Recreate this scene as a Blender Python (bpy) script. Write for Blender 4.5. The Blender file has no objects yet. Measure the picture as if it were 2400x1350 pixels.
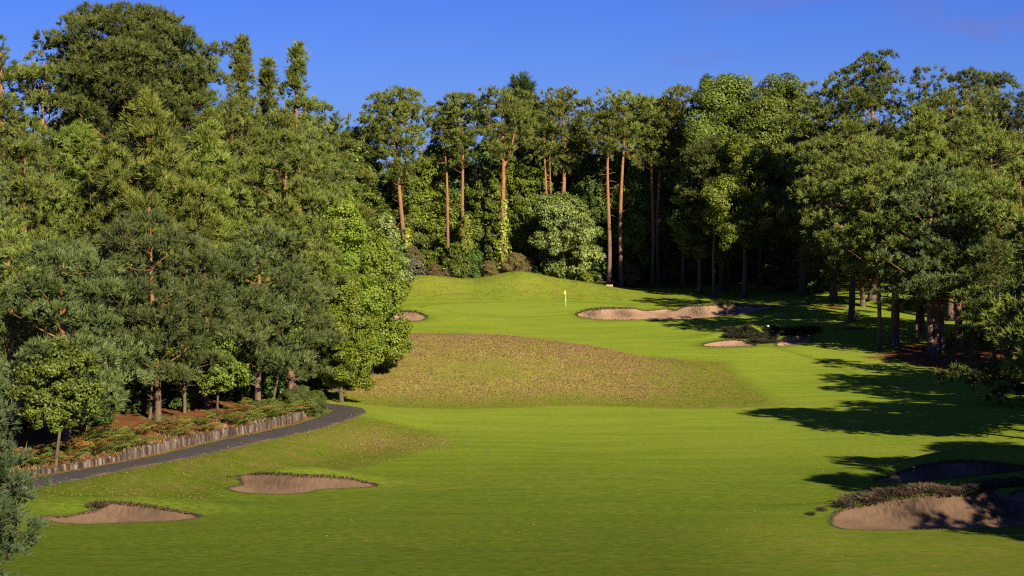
import bpy, math
import numpy as np

rad = math.radians
S = bpy.context.scene
COL = S.collection

# ------------------------------------------------------------------ camera
F = 4500.0            # focal length in photo pixels (photo is 2400 wide)
CAMZ = 14.0
PITCH = math.atan(125.0 / F)
cam_d = bpy.data.cameras.new("camera")
cam = bpy.data.objects.new("camera", cam_d)
COL.objects.link(cam)
cam.location = (0, 0, CAMZ)
cam.rotation_euler = (math.pi / 2 - PITCH, 0, 0)
cam_d.sensor_width = 36.0
cam_d.lens = 36.0 * F / 2400.0
cam_d.clip_start = 0.5
cam_d.clip_end = 6000
S.camera = cam


def ray(u, v):
    x = (u - 1200) / F
    zc = (675 - v) / F
    c, s = math.cos(PITCH), math.sin(PITCH)
    return x, c + zc * s, -s + zc * c


def ss(t):
    t = np.clip(t, 0, 1)
    return t * t * (3 - 2 * t)


def table(kx, ky, lo, hi, step, sig):
    xs = np.arange(lo, hi, step)
    v = np.interp(xs, kx, ky)
    n = int(3 * sig / step)
    k = np.exp(-0.5 * (np.arange(-n, n + 1) * step / sig) ** 2)
    k /= k.sum()
    vp = np.concatenate([np.full(n, v[0]), v, np.full(n, v[-1])])
    return xs, np.convolve(vp, k, 'valid')


# ------------------------------------------------------------------ terrain
_PX, _PZ = table([-1500, -200, 0, 20, 40, 60, 75, 95, 118, 160, 180, 200, 220, 235, 250, 258, 270, 285, 300, 350, 500, 1500],
                 [17, 14, 12.2, 9.0, 5.3, 2.7, 1.35, .55, 0, 0, .25, 1.3, 2.55, 3.55, 4.65, 4.85, 5.4, 6.2, 7.2, 11, 17, 22],
                 -1500, 1500, .5, 3.5)
_HX, _HZ = table([-60, -30, -11, 0, 8, 12, 16, 20, 23, 60],
                 [2.2, 3.0, 3.75, 3.45, 2.35, 1.4, .5, .03, 0, 0], -80, 80, .25, 1.2)
_XP, _XV = table([40, 80, 90, 98.9, 105.1, 112.7, 123.2, 132.5, 137, 142.5, 147, 150, 156, 170, 200, 260, 400],
                 [-38, -30, -27.5, -25.0, -23.3, -20.2, -17.4, -14.8, -13.7, -12.8, -12.9, -14, -17, -21, -30, -42, -50],
                 40, 400, .25, 1.5)
_AX, _AV = table([40, 99, 112, 123, 132, 142, 160, 400], [1.0, .85, .75, .7, .55, .45, .3, .2], 0, 500, .5, 3)

BUMPS = [  # x, y, sx, sy, height: turf banks behind the bunkers
    (-18.6, 93.6, 4.2, 1.9, .80), (-11.6, 106.0, 4.0, 2.2, .85),
    (21.0, 92.2, 5.6, 1.9, 1.30), (28.0, 110.4, 6.5, 2.3, 1.55),
    (-13.0, 242.5, 4.0, 2.0, .75), (12.0, 242.0, 5.0, 1.9, .85), (25.0, 243.0, 5.5, 1.9, 1.0),
    (27.0, 215.6, 4.4, 2.4, 1.3), (32.0, 216.0, 3.4, 2.2, 1.15)]


def xpath(y):
    return np.interp(y, _XP, _XV)


def terr(x, y):
    x = np.asarray(x, float)
    y = np.asarray(y, float)
    z = np.interp(y, _PX, _PZ)
    sh = np.where(y < 186, ss((y - 156) / 30.0), np.exp(-((y - 186) / 9.0) ** 2))
    z = z + np.interp(x, _HX, _HZ) * sh
    near = np.exp(-((y - 275) / 8.5) ** 2)
    z = z + near * (2.35 * np.exp(-((x + 12.0) / 7.5) ** 2) + 2.55 * np.exp(-((x - 0.8) / 5.8) ** 2)
                    + 1.3 * np.exp(-((x - 9.5) / 6) ** 2) + 1.6 * np.exp(-((x + 28) / 10) ** 2))
    s = xpath(y) - x
    z = z + np.interp(y, _AX, _AV) * ss((s + 7.5) / 6.0)
    wall = ss((142.5 - y) / 3.0)
    z = z + (.26 + .20 * ss((y - 109) / 4)) * ss((s - 1.95) / .3) * wall + .25 * ss((s - 2.4) / 1.8) * wall
    z = z + .10 * np.clip(s - 2, 0, 32) * ss((y - 60) / 20) * np.where(y > 200, ss((300 - y) / 100) * .6 + .4, 1)
    z = z + .035 * np.clip(x - 20, 0, 60)
    z = z + .8 * ss((y - 225) / 30) * ss((x - 30) / 20)
    for bx, by, sx, sy, a in BUMPS:
        z = z + a * np.exp(-((x - bx) / sx) ** 2 - ((y - by) / sy) ** 2)
    # slow natural undulation
    z = z + .17 * np.sin(x * .11 + 1.3) * np.sin(y * .075 + .4) + .05 * np.sin(x * .31 + y * .12)
    return z


def hit(u, v, y0=55, y1=420):
    dx, dy, dz = ray(u, v)
    ys = np.arange(y0, y1, .05)
    t = ys / dy
    d = CAMZ + dz * t - terr(dx * t, ys)
    i = np.argmax(d < 0)
    if not (d < 0).any():
        i = len(ys) - 1
    i = max(i, 1)
    k = d[i - 1] / (d[i - 1] - d[i] + 1e-9)
    yy = ys[i - 1] + (ys[i] - ys[i - 1]) * np.clip(k, 0, 1)
    tt = yy / dy
    return dx * tt, yy


def xat(u, y):
    return (u - 1200) / F * y


def zat(v, y):
    _, dy, dz = ray(1200, v)
    return CAMZ + dz * y / dy


def poly(pts):
    return np.array([hit(u, v) for u, v in pts])


def inside(px, py, P):
    r = np.zeros(px.shape, bool)
    n = len(P)
    j = n - 1
    for i in range(n):
        xi, yi = P[i]
        xj, yj = P[j]
        c = ((yi > py) != (yj > py)) & (px < (xj - xi) * (py - yi) / (yj - yi + 1e-12) + xi)
        r ^= c
        j = i
    return r


def nearest(px, py, P):
    """distance to the closed outline P and the nearest point on it"""
    best = np.full(px.shape, 1e9)
    bx = px.copy()
    by = py.copy()
    n = len(P)
    for i in range(n):
        ax, ay = P[i]
        cx, cy = P[(i + 1) % n]
        ex, ey = cx - ax, cy - ay
        t = np.clip(((px - ax) * ex + (py - ay) * ey) / (ex * ex + ey * ey + 1e-12), 0, 1)
        qx, qy = ax + t * ex, ay + t * ey
        d = np.hypot(px - qx, py - qy)
        m = d < best
        best = np.where(m, d, best)
        bx = np.where(m, qx, bx)
        by = np.where(m, qy, by)
    return best, bx, by


def rounded(P, n=3):
    """Chaikin corner cutting of a closed outline"""
    for _ in range(n):
        Q = np.roll(P, -1, axis=0)
        P = np.stack([P * .75 + Q * .25, P * .25 + Q * .75], 1).reshape(-1, 2)
    return P


# ------------------------------------------------------------------ mesh helpers
def mesh_from(name, V, faces, mats, tint=None, smooth=False, mat_idx=None, col=None):
    """V (n,3); faces = list of (m,k) index arrays"""
    me = bpy.data.meshes.new(name)
    V = np.asarray(V, np.float32)
    me.vertices.add(len(V))
    me.vertices.foreach_set('co', V.ravel())
    loops = np.concatenate([f.ravel() for f in faces]).astype(np.int32)
    tot = np.concatenate([np.full(len(f), f.shape[1], np.int32) for f in faces])
    start = np.concatenate([[0], np.cumsum(tot)[:-1]]).astype(np.int32)
    me.loops.add(len(loops))
    me.loops.foreach_set('vertex_index', loops)
    me.polygons.add(len(tot))
    me.polygons.foreach_set('loop_start', start)
    try:
        me.polygons.foreach_set('loop_total', tot)
    except Exception:
        pass
    for m in mats:
        me.materials.append(m)
    if mat_idx is not None:
        me.polygons.foreach_set('material_index', mat_idx.astype(np.int32))
    if smooth:
        me.polygons.foreach_set('use_smooth', np.ones(len(tot), bool))
    if tint is not None:
        a = me.attributes.new('tint', 'FLOAT', 'POINT')
        a.data.foreach_set('value', np.asarray(tint, np.float32))
    if col is not None:
        a = me.attributes.new('mask', 'FLOAT_COLOR', 'POINT')
        a.data.foreach_set('color', np.asarray(col, np.float32).ravel())
    me.update(calc_edges=True)
    return me


def obj(name, me, parent=None, loc=(0, 0, 0), rz=0.0, sc=None):
    o = bpy.data.objects.new(name, me)
    COL.objects.link(o)
    o.location = loc
    o.rotation_euler = (0, 0, rz)
    if sc is not None:
        o.scale = sc if hasattr(sc, '__len__') else (sc, sc, sc)
    if parent is not None:
        o.parent = parent
    return o


def tag(o, label=None, cat=None, group=None, kind=None):
    if label:
        o['label'] = label
    if cat:
        o['category'] = cat
    if group:
        o['group'] = group
    if kind:
        o['kind'] = kind
    return o


def unit(a):
    return a / (np.linalg.norm(a, axis=-1, keepdims=True) + 1e-9)


class Geo:
    def __init__(self):
        self.V = []
        self.Fq = []
        self.Ft = []
        self.T = []
        self.n = 0

    def add(self, V, quads=None, tris=None, tint=None):
        V = np.asarray(V, float)
        if quads is not None:
            self.Fq.append(np.asarray(quads) + self.n)
        if tris is not None:
            self.Ft.append(np.asarray(tris) + self.n)
        self.V.append(V)
        if tint is None:
            tint = 0.5
        self.T.append(np.broadcast_to(np.asarray(tint, float), (len(V),)))
        self.n += len(V)

    def tube(self, pts, rr, sides=6, tint=.5, cap=False):
        pts = np.asarray(pts, float)
        rr = np.asarray(rr, float)
        d = np.gradient(pts, axis=0)
        d = unit(d)
        ref = np.where(np.abs(d[:, 2:3]) > .9, np.array([[1., 0, 0]]), np.array([[0., 0, 1.]]))
        a = unit(np.cross(d, ref))
        b = np.cross(d, a)
        ang = np.linspace(0, 2 * math.pi, sides, endpoint=False)
        ring = pts[:, None] + rr[:, None, None] * (a[:, None] * np.cos(ang)[None, :, None] + b[:, None] * np.sin(ang)[None, :, None])
        n = len(pts)
        i = np.arange(n - 1)[:, None] * sides
        j = np.arange(sides)[None]
        k = (j + 1) % sides
        q = np.stack([i + j, i + k, i + sides + k, i + sides + j], -1).reshape(-1, 4)
        self.add(ring.reshape(-1, 3), quads=q, tint=tint)
        if cap:
            self.add(ring[-1], tris=None, quads=None, tint=tint)
            base = self.n - sides
            self.Ft.append(np.array([[base, base + k2, base + k2 + 1] for k2 in range(1, sides - 1)]))

    def box(self, c, s, tint=.5):
        c = np.array(c, float)
        s = np.array(s, float) / 2
        v = np.array([[x, y, z] for z in (-1, 1) for y in (-1, 1) for x in (-1, 1)]) * s + c
        q = [[0, 2, 3, 1], [4, 5, 7, 6], [0, 1, 5, 4], [2, 6, 7, 3], [0, 4, 6, 2], [1, 3, 7, 5]]
        self.add(v, quads=q, tint=tint)

    def mesh(self, name, mats, smooth=False):
        fs = []
        if self.Fq:
            fs.append(np.concatenate(self.Fq))
        if self.Ft:
            fs.append(np.concatenate(self.Ft))
        return mesh_from(name, np.concatenate(self.V), fs, mats, np.concatenate(self.T), smooth)


def blades(geo, P, A, L, W, K, rng, tint, spread=.75, along=.6):
    """K needle blades round every shoot: P base (n,3), A axis, L length (n,), W width"""
    n = len(P)
    if n == 0:
        return
    P = np.repeat(P, K, 0)
    A = np.repeat(A, K, 0)
    L = np.repeat(np.broadcast_to(L, (n,)), K)[:, None]
    tn = np.repeat(np.broadcast_to(tint, (n,)), K)
    m = len(P)
    pr = rng.normal(size=(m, 3))
    pr = unit(pr - (pr * A).sum(1, keepdims=True) * A)
    s0 = rng.random((m, 1))
    B = P + A * L * s0 * along
    D = unit(A * .75 + pr * spread * (1.1 - .6 * s0))
    tip = B + D * L * (.55 + .4 * rng.random((m, 1)))
    sd = unit(np.cross(D, rng.normal(size=(m, 3)))) * (W * .5)
    V = np.stack([B - sd, B + sd, tip], 1).reshape(-1, 3)
    f = np.arange(m * 3).reshape(-1, 3)
    t3 = np.stack([tn, tn, tn + .12], 1).ravel()
    geo.add(V, tris=f, tint=t3)


def leaves(geo, P, N, size, rng, tint, ratio=.6):
    n = len(P)
    if n == 0:
        return
    a = unit(np.cross(N, rng.normal(size=(n, 3))))
    b = np.cross(N, a)
    s = (np.broadcast_to(size, (n,)) * (.7 + .6 * rng.random(n)))[:, None]
    fold = N * s * .12
    V = np.stack([P - a * s * .5, P + b * s * .5 * ratio + fold, P + a * s * .5, P - b * s * .5 * ratio + fold], 1).reshape(-1, 3)
    geo.add(V, quads=np.arange(n * 4).reshape(-1, 4), tint=np.repeat(np.broadcast_to(tint, (n,)), 4))


# ------------------------------------------------------------------ materials
def new_mat(name):
    m = bpy.data.materials.new(name)
    m.use_nodes = True
    nt = m.node_tree
    nt.nodes.clear()
    return m, nt


class NT:
    def __init__(self, nt):
        self.nt = nt

    def n(self, typ, **kw):
        nd = self.nt.nodes.new(typ)
        for k, v in kw.items():
            if k.startswith('i_'):
                nd.inputs[k[2:].replace('_', ' ')].default_value = v
            else:
                setattr(nd, k, v)
        return nd

    def l(self, a, b):
        self.nt.links.new(a, b)

    def val(self, sock, v):
        if hasattr(v, 'is_linked'):
            self.l(v, sock)
        elif isinstance(v, (tuple, list)) and len(v) == 3 and sock.type == 'RGBA':
            sock.default_value = (*v, 1)
        else:
            sock.default_value = v

    def mix(self, f, a, b, blend='MIX'):
        nd = self.n('ShaderNodeMix', data_type='RGBA', blend_type=blend)
        self.val(nd.inputs[0], f)
        self.val(nd.inputs[6], a)
        self.val(nd.inputs[7], b)
        return nd.outputs[2]

    def math(self, op, a, b=0.0, c=None, clamp=False):
        nd = self.n('ShaderNodeMath', operation=op, use_clamp=clamp)
        self.val(nd.inputs[0], a)
        self.val(nd.inputs[1], b)
        if c is not None:
            self.val(nd.inputs[2], c)
        return nd.outputs[0]

    def noise(self, vec, scale, detail=4, rough=.55, dist=0):
        nd = self.n('ShaderNodeTexNoise')
        if vec is not None:
            self.l(vec, nd.inputs['Vector'])
        nd.inputs['Scale'].default_value = scale
        nd.inputs['Detail'].default_value = detail
        nd.inputs['Roughness'].default_value = rough
        nd.inputs['Distortion'].default_value = dist
        return nd.outputs['Fac']

    def mapping(self, vec, sc, rot=(0, 0, 0)):
        nd = self.n('ShaderNodeMapping')
        self.l(vec, nd.inputs['Vector'])
        nd.inputs['Scale'].default_value = sc
        nd.inputs['Rotation'].default_value = rot
        return nd.outputs[0]

    def rng(self, v, a, b, c=0, d=1):
        nd = self.n('ShaderNodeMapRange')
        self.val(nd.inputs[0], v)
        for i, q in enumerate((a, b, c, d)):
            nd.inputs[i + 1].default_value = q
        return nd.outputs[0]

    def ramp(self, f, stops):
        nd = self.n('ShaderNodeValToRGB')
        cr = nd.color_ramp
        while len(cr.elements) < len(stops):
            cr.elements.new(.5)
        for e, (p, c) in zip(cr.elements, stops):
            e.position = p
            e.color = (*c, 1)
        self.l(f, nd.inputs[0])
        return nd.outputs[0]

    def attr(self, name):
        return self.n('ShaderNodeAttribute', attribute_name=name)

    def out(self, sh):
        o = self.n('ShaderNodeOutputMaterial')
        self.l(sh, o.inputs[0])

    def bsdf(self, col, rough=.8, spec=.25, bump=None, bstr=.3, bdist=.02):
        b = self.n('ShaderNodeBsdfPrincipled')
        self.val(b.inputs['Base Color'], col)
        self.val(b.inputs['Roughness'], rough)
        b.inputs['Specular IOR Level'].default_value = spec
        if bump is not None:
            bp = self.n('ShaderNodeBump')
            bp.inputs['Strength'].default_value = bstr
            bp.inputs['Distance'].default_value = bdist
            self.l(bump, bp.inputs['Height'])
            self.l(bp.outputs[0], b.inputs['Normal'])
        return b.outputs[0]


def foliage_mat(name, dark, light, trans=.22, rough=.6, spec=.2, hue=.03, stops=None):
    m, nt = new_mat(name)
    N = NT(nt)
    t = N.attr('tint').outputs['Fac']
    oi = N.n('ShaderNodeObjectInfo').outputs['Random']
    c = N.mix(N.math('MULTIPLY', t, 1.0, clamp=True), dark, light) if stops is None else N.ramp(t, stops)
    hs = N.n('ShaderNodeHueSaturation')
    N.l(N.rng(oi, 0, 1, .5 - hue * .5, .5 + hue * .5), hs.inputs['Hue'])
    N.l(N.rng(oi, 0, 1, .76, 1.22), hs.inputs['Value'])
    N.l(c, hs.inputs['Color'])
    c = hs.outputs[0]
    b = N.bsdf(c, rough, spec)
    tr = N.n('ShaderNodeBsdfTranslucent')
    N.l(N.mix(.5, c, tuple(min(1, q * 1.3) for q in light)), tr.inputs[0])
    mx = N.n('ShaderNodeMixShader')
    mx.inputs[0].default_value = trans
    N.l(b, mx.inputs[1])
    N.l(tr.outputs[0], mx.inputs[2])
    N.out(mx.outputs[0])
    return m


def bark_mat(name, low, mid, high, vs=.45):
    m, nt = new_mat(name)
    N = NT(nt)
    tc = N.n('ShaderNodeTexCoord')
    sep = N.n('ShaderNodeSeparateXYZ')
    N.l(tc.outputs['Generated'], sep.inputs[0])
    nz = N.noise(N.mapping(tc.outputs['Object'], (5, 5, 1.2)), 1.0, 5, .65)
    big = N.noise(tc.outputs['Object'], .6, 2)
    f = N.math('ADD', sep.outputs[2], N.math('MULTIPLY', N.math('SUBTRACT', big, .5), .25))
    c = N.ramp(f, [(.05, low), (.28, mid), (.5, high)])
    c = N.mix(N.rng(nz, .35, .7), N.mix(vs, c, (.01, .008, .006)), c)
    N.out(N.bsdf(c, .85, .15, nz, .6, .05))
    return m


M = {}
M['pine_blue'] = foliage_mat('pine_needles_bluish', (.034, .051, .009), (.130, .160, .047), .10, hue=.02)
M['pine_near'] = foliage_mat('near_pine_needles', (.022, .036, .010), (.085, .115, .044), .08)
M['pine_dark'] = foliage_mat('pine_needles_dark', (.032, .047, .008), (.118, .136, .026), .09)
M['pine_green'] = foliage_mat('pine_needles_fresh', (.056, .082, .009), (.195, .225, .034), .13)
M['pine_mid'] = foliage_mat('pine_needles_mid', (.048, .068, .009), (.185, .208, .036), .12, hue=.025)
M['oak'] = foliage_mat('oak_leaves', (.055, .088, .009), (.172, .205, .024), .28, .5, .3, hue=.012)
M['bright'] = foliage_mat('birch_leaves', (.085, .130, .010), (.225, .265, .026), .32, .5, .3)
M['chestnut'] = foliage_mat('chestnut_leaves', (.065, .100, .016), (.270, .290, .080), .28, .45, .35)
M['laurel'] = foliage_mat('laurel_leaves', (.028, .064, .008), (.100, .150, .022), .2, .5, .3)
M['gorse'] = foliage_mat('gorse_sprigs', (.070, .055, .018), (.190, .130, .048), .15)
M['broom'] = foliage_mat('pale_shrub_leaves', (.080, .090, .045), (.240, .220, .140), .2)
M['yellow'] = foliage_mat('yellow_shrub_leaves', (.130, .150, .012), (.300, .290, .035), .3)
M['ivy'] = foliage_mat('ivy_leaves', (.120, .150, .012), (.290, .310, .035), .3, .45, .35)
M['cypress'] = foliage_mat('cypress_sprays', (.024, .044, .012), (.066, .095, .026), .12)
M['fern'] = foliage_mat('bracken_fronds', (.045, .075, .010), (.140, .165, .025), .25)
M['rust'] = foliage_mat('russet_bracken', (.110, .050, .014), (.270, .130, .040), .25)
M['heather'] = foliage_mat('heather_sprigs', (.045, .034, .018), (.20, .12, .07), .15, stops=[(0, (.130, .135, .024)), (.35, (.240, .195, .048)), (.65, (.270, .185, .058)), (.9, (.270, .165, .068)), (1, (.230, .120, .085))])
M['heather_lip'] = foliage_mat('lip_heather_sprigs', (.05, .05, .015), (.16, .09, .07), .15, stops=[(0, (.030, .042, .010)), (.4, (.055, .040, .016)), (.75, (.090, .050, .030)), (1, (.120, .065, .055))])
M['heather_shade_toned'] = foliage_mat('shade_toned_heather', (.012, .014, .006), (.036, .032, .014), .05)  # dark heather taken darker still, missing tree shade put into its colour
M['grass_tuft'] = foliage_mat('rough_grass_blades', (.075, .105, .009), (.165, .165, .024), .2)
M['straw'] = foliage_mat('straw_grass_blades', (.150, .100, .035), (.360, .250, .110), .3)
M['turf'] = foliage_mat('turf_lip_blades', (.028, .026, .010), (.075, .065, .022), .1)
M['bark_pine'] = bark_mat('pine_bark', (.12, .080, .058), (.185, .102, .058), (.28, .132, .058))
M['bark_grey'] = bark_mat('grey_bark', (.10, .075, .05), (.11, .085, .055), (.10, .08, .05))


def ground_mat():
    m, nt = new_mat('course_turf')
    N = NT(nt)
    tc = N.n('ShaderNodeTexCoord').outputs['Object']
    mk = N.n('ShaderNodeSeparateColor')
    at = N.attr('mask')
    N.l(at.outputs['Color'], mk.inputs[0])
    rough, heat, lit = mk.outputs[0], mk.outputs[1], mk.outputs[2]
    semi_and_dim = at.outputs['Alpha']
    streak = N.noise(N.mapping(tc, (.10, .55, .1)), 1.0, 5, .6, .6)
    fine = N.noise(N.mapping(tc, (2.2, 5.0, 1)), 1.0, 3, .6)
    big = N.noise(tc, .045, 3, .5)
    mid = N.noise(tc, .6, 5, .6, .4)
    grain = N.noise(tc, 14, 3, .6)
    fair = N.mix(N.rng(streak, .38, .60), FAIR_A, FAIR_B)
    fair = N.mix(N.rng(big, .35, .7, 0, .55), fair, FAIR_C)
    fair = N.mix(N.rng(fine, .35, .75, 0, .5), fair, (.050, .085, .008))
    fair = N.mix(N.rng(mid, .5, .75, 0, .45), fair, (.200, .198, .026))
    wear = N.noise(N.mapping(tc, (.16, .35, .2)), 1.0, 6, .72)
    fair = N.mix(N.rng(wear, .60, .72, 0, .55), fair, (.150, .115, .035))
    fair = N.mix(N.rng(wear, .40, .28, 0, .35), fair, (.070, .125, .008))
    gm = N.attr('green').outputs['Fac']
    fair = N.mix(N.math('MULTIPLY', gm, .3), fair, (.215, .255, .030))
    rg = N.mix(N.rng(mid, .38, .62), (.090, .120, .006), (.200, .158, .036))
    rg = N.mix(N.rng(fine, .4, .7, 0, .5), rg, (.055, .072, .004))
    c = N.mix(N.math('MULTIPLY', rough, N.rng(mid, .25, .6, .45, 1.0), clamp=True), fair, rg)
    ht = N.mix(N.rng(mid, .4, .6), (.240, .190, .048), (.175, .150, .032))
    c = N.mix(heat, c, ht)
    c = N.mix(N.math('MULTIPLY', semi_and_dim, N.rng(fine, .3, .7, .6, 1.0)), c, (.036, .058, .006))  # semi-rough and the painted foreground dimming share this dark green
    soil = N.mix(N.rng(mid, .35, .65), (.150, .058, .021), (.075, .036, .016))
    soil = N.mix(N.rng(grain, .45, .7, 0, .5), soil, (.20, .095, .042))
    edge = N.math('ADD', lit, N.math('MULTIPLY', N.math('SUBTRACT', mid, .5), 1.0), clamp=False)
    c = N.mix(N.rng(edge, .30, .75), c, soil)
    h = N.math('ADD', N.math('MULTIPLY', fine, .5), N.math('MULTIPLY', grain, .6))
    N.out(N.bsdf(c, 1.0, .0, h, .6, .06))
    return m


FAIR_A = (.210, .262, .022)
FAIR_B = (.142, .208, .019)
FAIR_C = (.245, .262, .032)


def sand_mat(name, k):
    m, nt = new_mat(name)
    N = NT(nt)
    tc = N.n('ShaderNodeTexCoord').outputs['Object']
    a = N.noise(tc, .5, 4, .6)
    rake = N.noise(N.mapping(tc, (4, 1.0, 1)), 1.5, 4, .65)
    gr = N.noise(tc, 18, 3, .7)
    t = N.attr('tint').outputs['Fac']
    c = N.mix(N.rng(a, .35, .65), (.235, .145, .084), (.180, .110, .064))
    c = N.mix(N.rng(rake, .45, .75, 0, .5), c, (.14, .086, .052))
    c = N.mix(N.rng(gr, .5, .8, 0, .4), c, (.32, .21, .13))
    c = N.mix(N.math('MULTIPLY', t, N.rng(rake, .25, .6, .3, 1)), c, (.036, .026, .020))
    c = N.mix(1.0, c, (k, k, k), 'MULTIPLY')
    N.out(N.bsdf(c, .95, .05, N.math('ADD', gr, N.math('MULTIPLY', rake, 1.5)), .6, .05))
    return m


def asphalt_mat():
    m, nt = new_mat('path_asphalt')
    N = NT(nt)
    tc = N.n('ShaderNodeTexCoord').outputs['Object']
    a = N.noise(tc, .7, 4, .6)
    g = N.noise(tc, 30, 3, .7)
    t = N.attr('tint').outputs['Fac']
    c = N.mix(N.rng(a, .35, .65), (.042, .034, .028), (.058, .048, .040))
    c = N.mix(N.rng(g, .45, .75, 0, .5), c, (.085, .075, .066))
    e = N.math('ADD', t, N.math('MULTIPLY', N.math('SUBTRACT', a, .5), .8))
    c = N.mix(N.rng(e, .80, 1.1), c, (.15, .080, .040))
    N.out(N.bsdf(c, .85, .2, g, .3, .01))
    return m


def wood_mat():
    m, nt = new_mat('weathered_logs')
    N = NT(nt)
    tc = N.n('ShaderNodeTexCoord').outputs['Object']
    oi = N.n('ShaderNodeObjectInfo').outputs['Random']
    off = N.n('ShaderNodeCombineXYZ')
    N.l(N.math('MULTIPLY', oi, 37.0), off.inputs[0])
    ad = N.n('ShaderNodeVectorMath', operation='ADD')
    N.l(tc, ad.inputs[0])
    N.l(off.outputs[0], ad.inputs[1])
    st = N.noise(N.mapping(ad.outputs[0], (14, 14, .9)), 1.0, 4, .6)
    tt_ = N.attr('tint').outputs['Fac']
    base = N.ramp(tt_, [(.0, (.03, .021, .015)), (.3, (.068, .050, .038)), (.65, (.125, .098, .077)), (1., (.21, .172, .142))])
    c = N.mix(N.rng(st, .42, .62), N.mix(.7, base, (.035, .022, .015)), base)
    N.out(N.bsdf(c, .9, .1, st, .5, .03))
    return m


def plain(name, col, rough=.5, spec=.4):
    m, nt = new_mat(name)
    N = NT(nt)
    tc = N.n('ShaderNodeTexCoord').outputs['Object']
    n = N.noise(tc, 6, 3)
    c = N.mix(N.rng(n, .3, .7, 0, .25), col, tuple(q * .8 for q in col))
    N.out(N.bsdf(c, rough, spec))
    return m


M['ground'] = ground_mat()
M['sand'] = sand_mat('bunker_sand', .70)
M['sand_sun_toned'] = sand_mat('sun_toned_bunker_sand', 1.5)  # same sand brightened: stronger sunlight on the far bunkers put into its colour
M['path'] = asphalt_mat()
M['log'] = wood_mat()
M['white'] = plain('white_paint', (.78, .77, .74))
M['black'] = plain('black_paint', (.02, .02, .02))
M['yellow_flag'] = plain('yellow_cloth', (.80, .62, .02), .8, .1)
M['yellow_paint'] = plain('yellow_paint', (.55, .50, .06))
M['pale_wood'] = plain('pale_wood', (.34, .28, .23), .8, .2)
M['soil'] = plain('bare_soil', (.075, .045, .03), .95, .05)

# ------------------------------------------------------------------ bunkers (outlines first, the ground is cut along them)
BK = {
    'near_left': [(83, 1212), (110, 1208), (150, 1210), (177, 1205), (207, 1200), (228, 1196), (226, 1183), (253, 1177), (300, 1180), (367, 1188),
                  (427, 1198), (463, 1204), (478, 1212), (433, 1220), (367, 1223), (283, 1226), (217, 1229), (167, 1228), (117, 1222)],
    'mid_left': [(527, 1146), (540, 1141), (567, 1137), (566, 1129), (556, 1117), (580, 1111), (633, 1110), (700, 1115), (767, 1117), (830, 1122),
                 (888, 1134), (880, 1142), (800, 1145), (745, 1148), (727, 1154), (683, 1159), (617, 1159), (567, 1156)],
    'near_right': [(1945, 1222), (1953, 1203), (1977, 1192), (2015, 1186), (2050, 1180), (2100, 1172), (2160, 1163), (2210, 1160), (2260, 1160),
                   (2300, 1155), (2335, 1147), (2380, 1145), (2430, 1148), (2480, 1160), (2500, 1185), (2480, 1215), (2420, 1232), (2330, 1238), (2250, 1240), (2133, 1243),
                   (2050, 1244), (1980, 1241), (1952, 1234)],
    'shaded_right': [(2035, 1127), (2070, 1118), (2100, 1109), (2150, 1093), (2193, 1084), (2250, 1080), (2300, 1082), (2350, 1087), (2400, 1093), (2460, 1098),
                     (2460, 1106), (2400, 1103), (2333, 1110), (2267, 1117), (2167, 1128), (2100, 1130)],
    'green_left': [(865, 752), (880, 741), (905, 733), (933, 730), (967, 730), (990, 734), (1004, 743), (995, 750), (967, 754), (915, 754)],
    'green_right': [(1347, 740), (1353, 733), (1383, 726), (1433, 723), (1483, 724), (1533, 726), (1567, 722), (1600, 719), (1633, 717), (1667, 715), (1700, 714),
                    (1733, 717), (1787, 716), (1828, 717), (1800, 727), (1717, 740), (1633, 747), (1560, 749), (1433, 751), (1383, 748)],
    'lobe_bright': [(1638, 809), (1667, 801), (1700, 797), (1730, 795), (1752, 800), (1780, 810), (1760, 812), (1700, 813), (1660, 813)],
    'lobe_shaded': [(1816, 812), (1822, 799), (1846, 787), (1880, 784), (1900, 787), (1906, 797), (1884, 805), (1842, 812)],
}
BL = {
    'near_left': 'pale sand bunker with a wedge of turf biting its top edge, nearest the left corner',
    'mid_left': 'kidney shaped sand bunker with a steep raked back face, below the tarmac path',
    'near_right': 'large reddish sand bunker fringed with clumps of heather along its top',
    'shaded_right': 'long sand bunker wholly in tree shade under a smooth grass bank',
    'green_left': 'small sand bunker beside the green, half hidden by the leafy tree',
    'green_right': 'long wavy sand bunker right of the flag, running into tree shade',
    'lobe_bright': 'pointed sand lobe partly in sun at the left of the dark heather tongue',
    'lobe_shaded': 'rounded sand lobe wholly shaded at the right of the dark heather tongue',
}
BP = {k: rounded(poly(v), 2) for k, v in BK.items()}

# ------------------------------------------------------------------ ground sheet


def axis(lo, hi, st, far0, far1):
    a = [lo]
    g = st
    while a[-1] > far0:
        g *= 1.25
        a.append(a[-1] - g)
    b = list(np.arange(lo, hi, st))
    g = st
    c = [hi]
    while c[-1] < far1:
        g *= 1.25
        c.append(c[-1] + g)
    return np.array(sorted(set(np.round(a[::-1] + b + c, 4))))


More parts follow.
